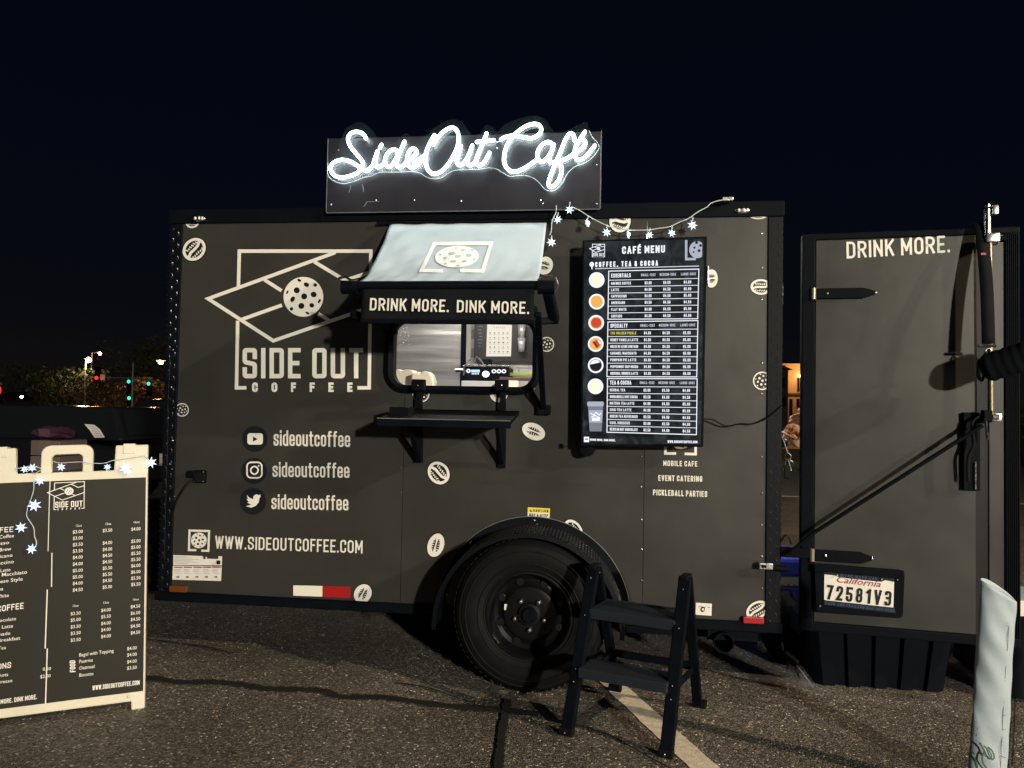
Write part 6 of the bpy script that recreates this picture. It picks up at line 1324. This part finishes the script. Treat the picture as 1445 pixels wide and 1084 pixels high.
# stack of pale boxes on a crate and crumpled bag behind the board
a = aty(43,640,1.6); b = aty(66,672,1.6); zt = aty(54,621,1.6).z; nB = 5; hB = zt/ (nB+3)
for k in range(8):
    c = MB().box(a.x,b.x+.10,1.6,1.9,hB*k+.004,hB*(k+1)-.003,.004).build('cardboard_box','brick',None,loc=((a.x+b.x)/2,1.75,hB*k))
    c['category'] = 'box'; c['group'] = 'stack of dull brown boxes'; c['label'] = ('lowest','second lowest','third from the ground','fourth from the ground','fifth from the ground','third from the top','second from the top','topmost')[k]+' dull brown box of the stack behind the sandwich board'
mb = MB(); rnd = random.Random(9); c = V(((a.x+b.x)/2+.03,1.72,zt+.05)); mb.sphere(c,.16,.12,.045,14,8)
for v_ in mb.v: v_ += V((rnd.uniform(-.02,.02),rnd.uniform(-.02,.02),rnd.uniform(-.012,.02)*(v_.z > c.z-.02)))
o = mb.build('crumpled_bag','purple',None,loc=c); o['label'] = 'dark crumpled bag lying on top of the brown box stack'; o['category'] = 'bag'
# distant houses on the left edge, far headlight
a = aty(0,563,70); H3 = house('far_building','long low dim building at the far left edge under the red light',a.x-10,aty(42,563,70).x,70,80,aty(20,556,70).z,'stucco2')
MB().prism([(a.x-11,aty(20,556,70).z),(aty(44,560,70).x,aty(20,556,70).z),(aty(34,553,70).x,aty(20,552,70).z),(a.x-10,aty(20,552,70).z)],lambda x,z,t: V((x,t,z)),69.5,80.5).build('roof','stucco2',H3)
# trees
ti = [('tree','pale leafed tree lit by the street lamp under the red signal',150,52,aty(150,538,52).z,2.3,'leafA'),('tree','dark tree behind the street lamp pole',100,60,aty(100,520,60).z,3.4,'leafB'),('tree','russet lit tree nearest the trailer corner',226,50,aty(226,540,50).z,2.4,'leafC'),
 ('tree','dark tree between the two green signals',196,58,aty(196,534,58).z,2.2,'leafB'),('tree','tall dark tree crown rising behind the mast arm',172,75,aty(172,480,75).z,4.5,'leafB'),('tree','broad dark tree at the far left above the low building',45,75,aty(45,515,75).z,5.0,'leafB'),('tree','tall dark tree beside the trailer corner behind the lamp',222,78,aty(222,475,78).z,4.0,'leafB')]
for k, (nm,lb_,px,Y,zt_,sp_,lm) in enumerate(ti): tree(nm,lb_,px,Y,zt_,sp_,lm,max(.8,(zt_-gz(Y))*.28),40+k,1500,.17*Y/52)
# street lamps
def street_lamp(label, px, py, Y, r, em, watts, col, pole=True, arm=0):
    p = aty(px,py,Y); t = thing('street_lamp',label,'street lamp',(p.x-arm,Y,gz(Y)),'street lamps along the far road')
    MB().tube([V((p.x-arm,Y,gz(Y))),V((p.x-arm,Y,p.z+.1)),V((p.x-.1,Y,p.z+.18))],[.10,.08,.06],8).build('pole','galv',t,smooth='auto')
    hd_ = MB().box(p.x-.35,p.x+.2,Y-.14,Y+.14,p.z+.05,p.z+.18,.03).build('lamp_head','galv',t); MB().sphere(p,r,n=12,m=8).build('lens',em,hd_,smooth=True)
    l = lamp((p.x,Y-.6,p.z-.5),watts,col); l.parent = t; l.location = V((p.x,Y-.6,p.z-.5))-t.location
street_lamp('yellow street lamp on the left pole',125,508,60,.24,'e_lamp',350,(1,.72,.34),arm=.25); street_lamp('smaller amber street lamp just right of the yellow one',141,499,90,.22,'e_lamp2',300,(1,.5,.2),arm=1.2)
street_lamp('orange street lamp near the trailer corner',227,511,56,.20,'e_lamp2',1300,(1,.36,.12),arm=-.6)
# traffic signal mast with heads
Ys = 42; ta = aty(145,533,Ys); tb = aty(186,533.5,Ys); tc_ = aty(243,543,Ys); tp = aty(187,512,Ys)
TS = thing('traffic_signal','traffic signal post and long mast arm carrying red and green lights','traffic signal',(tb.x,Ys,gz(Ys)))
MB().tube([V((tb.x+.1,Ys,gz(Ys))),V((tb.x+.06,Ys,tp.z))],[.09,.05],8).build('post','galv',TS,smooth='auto')
MB().tube([ta,tb,aty(210,536,Ys),tc_],[.03,.05,.06,.07],8).build('mast_arm','galv',TS,smooth='auto')
for px, py, em in ((136.5,533.5,'e_redl'),(182,538.5,'e_greenl'),(210,541.5,'e_greenl'),(182.5,562,'e_greenl')):
    p = aty(px,py,Ys); hd_ = MB().box(p.x-.16,p.x+.16,Ys-.02,Ys+.16,p.z-(.2 if em == 'e_redl' else .75),p.z+(.75 if em == 'e_redl' else .2),.02).build('signal_head','trim',TS)
    MB().sphere((p.x,Ys-.03,p.z),.115,.06,.115,12,8).build('signal_lens',em,hd_,smooth=True)
p = aty(145,532,Ys-.1); MB().box(p.x-.17,p.x+.17,Ys-.12,Ys-.09,p.z-.20,p.z+.16).build('signal_sign','white',TS)
o = lamp((ta.x-.3,Ys-1,ta.z-.2),10,(1,.1,.05),.1); o.name = 'red_signal_light'
R2 = thing('traffic_signal','red traffic light cut by the left edge of the photo','traffic signal',(aty(-1,551,30).x,30,gz(30)))
p = aty(-2.5,551,30); MB().tube([V((p.x,30.1,gz(30))),V((p.x,30.1,p.z+.4))],.06,8).build('post','galv',R2); h_ = MB().box(p.x-.16,p.x+.16,29.95,30.15,p.z-.8,p.z+.25,.02).build('signal_head','trim',R2); MB().sphere((p.x+.05,29.93,p.z),.15,.08,.24,12,8).build('signal_lens','e_redl',h_,smooth=True)
p = aty(31,560,66); R3 = thing('far_car','distant car with one bright white headlight at the far left','car',(p.x,66,gz(66)))
MB().prism([(p.x-2,p.z-.35),(p.x+.1,p.z-.35),(p.x+.1,p.z+.05),(p.x-.4,p.z+.15),(p.x-.8,p.z+.5),(p.x-1.6,p.z+.5),(p.x-2,p.z+.15)],lambda x,z,t: V((x,t,z)),66,67.6).build('body','carblack',R3,bevel=.04); MB().sphere((p.x,65.96,p.z),.13,n=10,m=8).build('headlight','e_white' if False else 'e_lamp',R3)
for dx in (-1.6,-.4): MB().lathe([(0,-.1),(.25,-.1),(.3,-.05),(.3,.1)],(p.x+dx,66,gz(66)+.3),'y',16).build('wheel','rubber',R3)

# ================================================================== PARKING-LOT LAMPS behind the camera (they light the scene)
def lot_lamp(P, tgt, watts, col, label, size, ang=80):
    t = thing('lot_lamp',label,'street lamp',(P.x,P.y,0),'parking lot lamps'); d_ = (tgt-P).normalized(); hz_ = V((d_.x,d_.y,0)).normalized(); back = P-hz_*.9
    MB().tube([V((back.x,back.y,0)),V((back.x,back.y,P.z+.12))],[.09,.06],12).tube([V((back.x,back.y,P.z+.12)),P+V((0,0,.14))-hz_*.2],.035,8).build('pole','galv',t,smooth='auto')
    MB().beam(P-hz_*.3+V((0,0,.12)),P+hz_*.3+V((0,0,.12)),.28,.09,b=.02).build('lamp_head','trim',t)
    MB().beam(P-hz_*.2+V((0,0,.066)),P+hz_*.2+V((0,0,.066)),.20,.008).build('lens','e_lamp',t)
    l = bpy.data.lights.new('lot_lamp_light','SPOT'); l.energy = watts; l.color = col; l.shadow_soft_size = size; l.spot_size = radians(ang); l.spot_blend = .9
    o = bpy.data.objects.new('lot_lamp_light',l); COL.objects.link(o); o.parent = t; o.location = P-t.location; o.rotation_euler = d_.to_track_quat('-Z','Y').to_euler()
P1 = V((1.6,0,1.2))+V((.6,-1,.2))*19; lot_lamp(P1, V((1.6,0,1.0)), LOW_W, LOW_C, 'low parking lot lamp behind the camera, lighting the trailer side', .4)
P2 = V((2.0,-.4,.2))+V((2.4,-1,1.3))*4.6; lot_lamp(P2, V((2.0,-.6,.2)), HIGH_W, HIGH_C, 'taller parking lot lamp to the right, lighting the asphalt', .12, 110)

# ---- the open rear door hangs a few degrees past square: swing it (and the roll hung on it) about its hinge
hx = RD0-.062; ca_, sa_ = cos(radians(-7)), sin(radians(-7))
def swing(o, off):
    for v_ in o.data.vertices:
        p = v_.co+off; dx = (p.x-hx)*.975; dy = p.y; v_.co = V((hx+dx*ca_-dy*sa_, dx*sa_+dy*ca_, p.z))-off
done = set()
for o in [RD]+list(RD.children)+[g_ for c_ in RD.children for g_ in c_.children]:
    if o.type == 'MESH' and o.data.name not in done: done.add(o.data.name); swing(o, TR.location)
for o in PD.children: swing(o, PD.location)
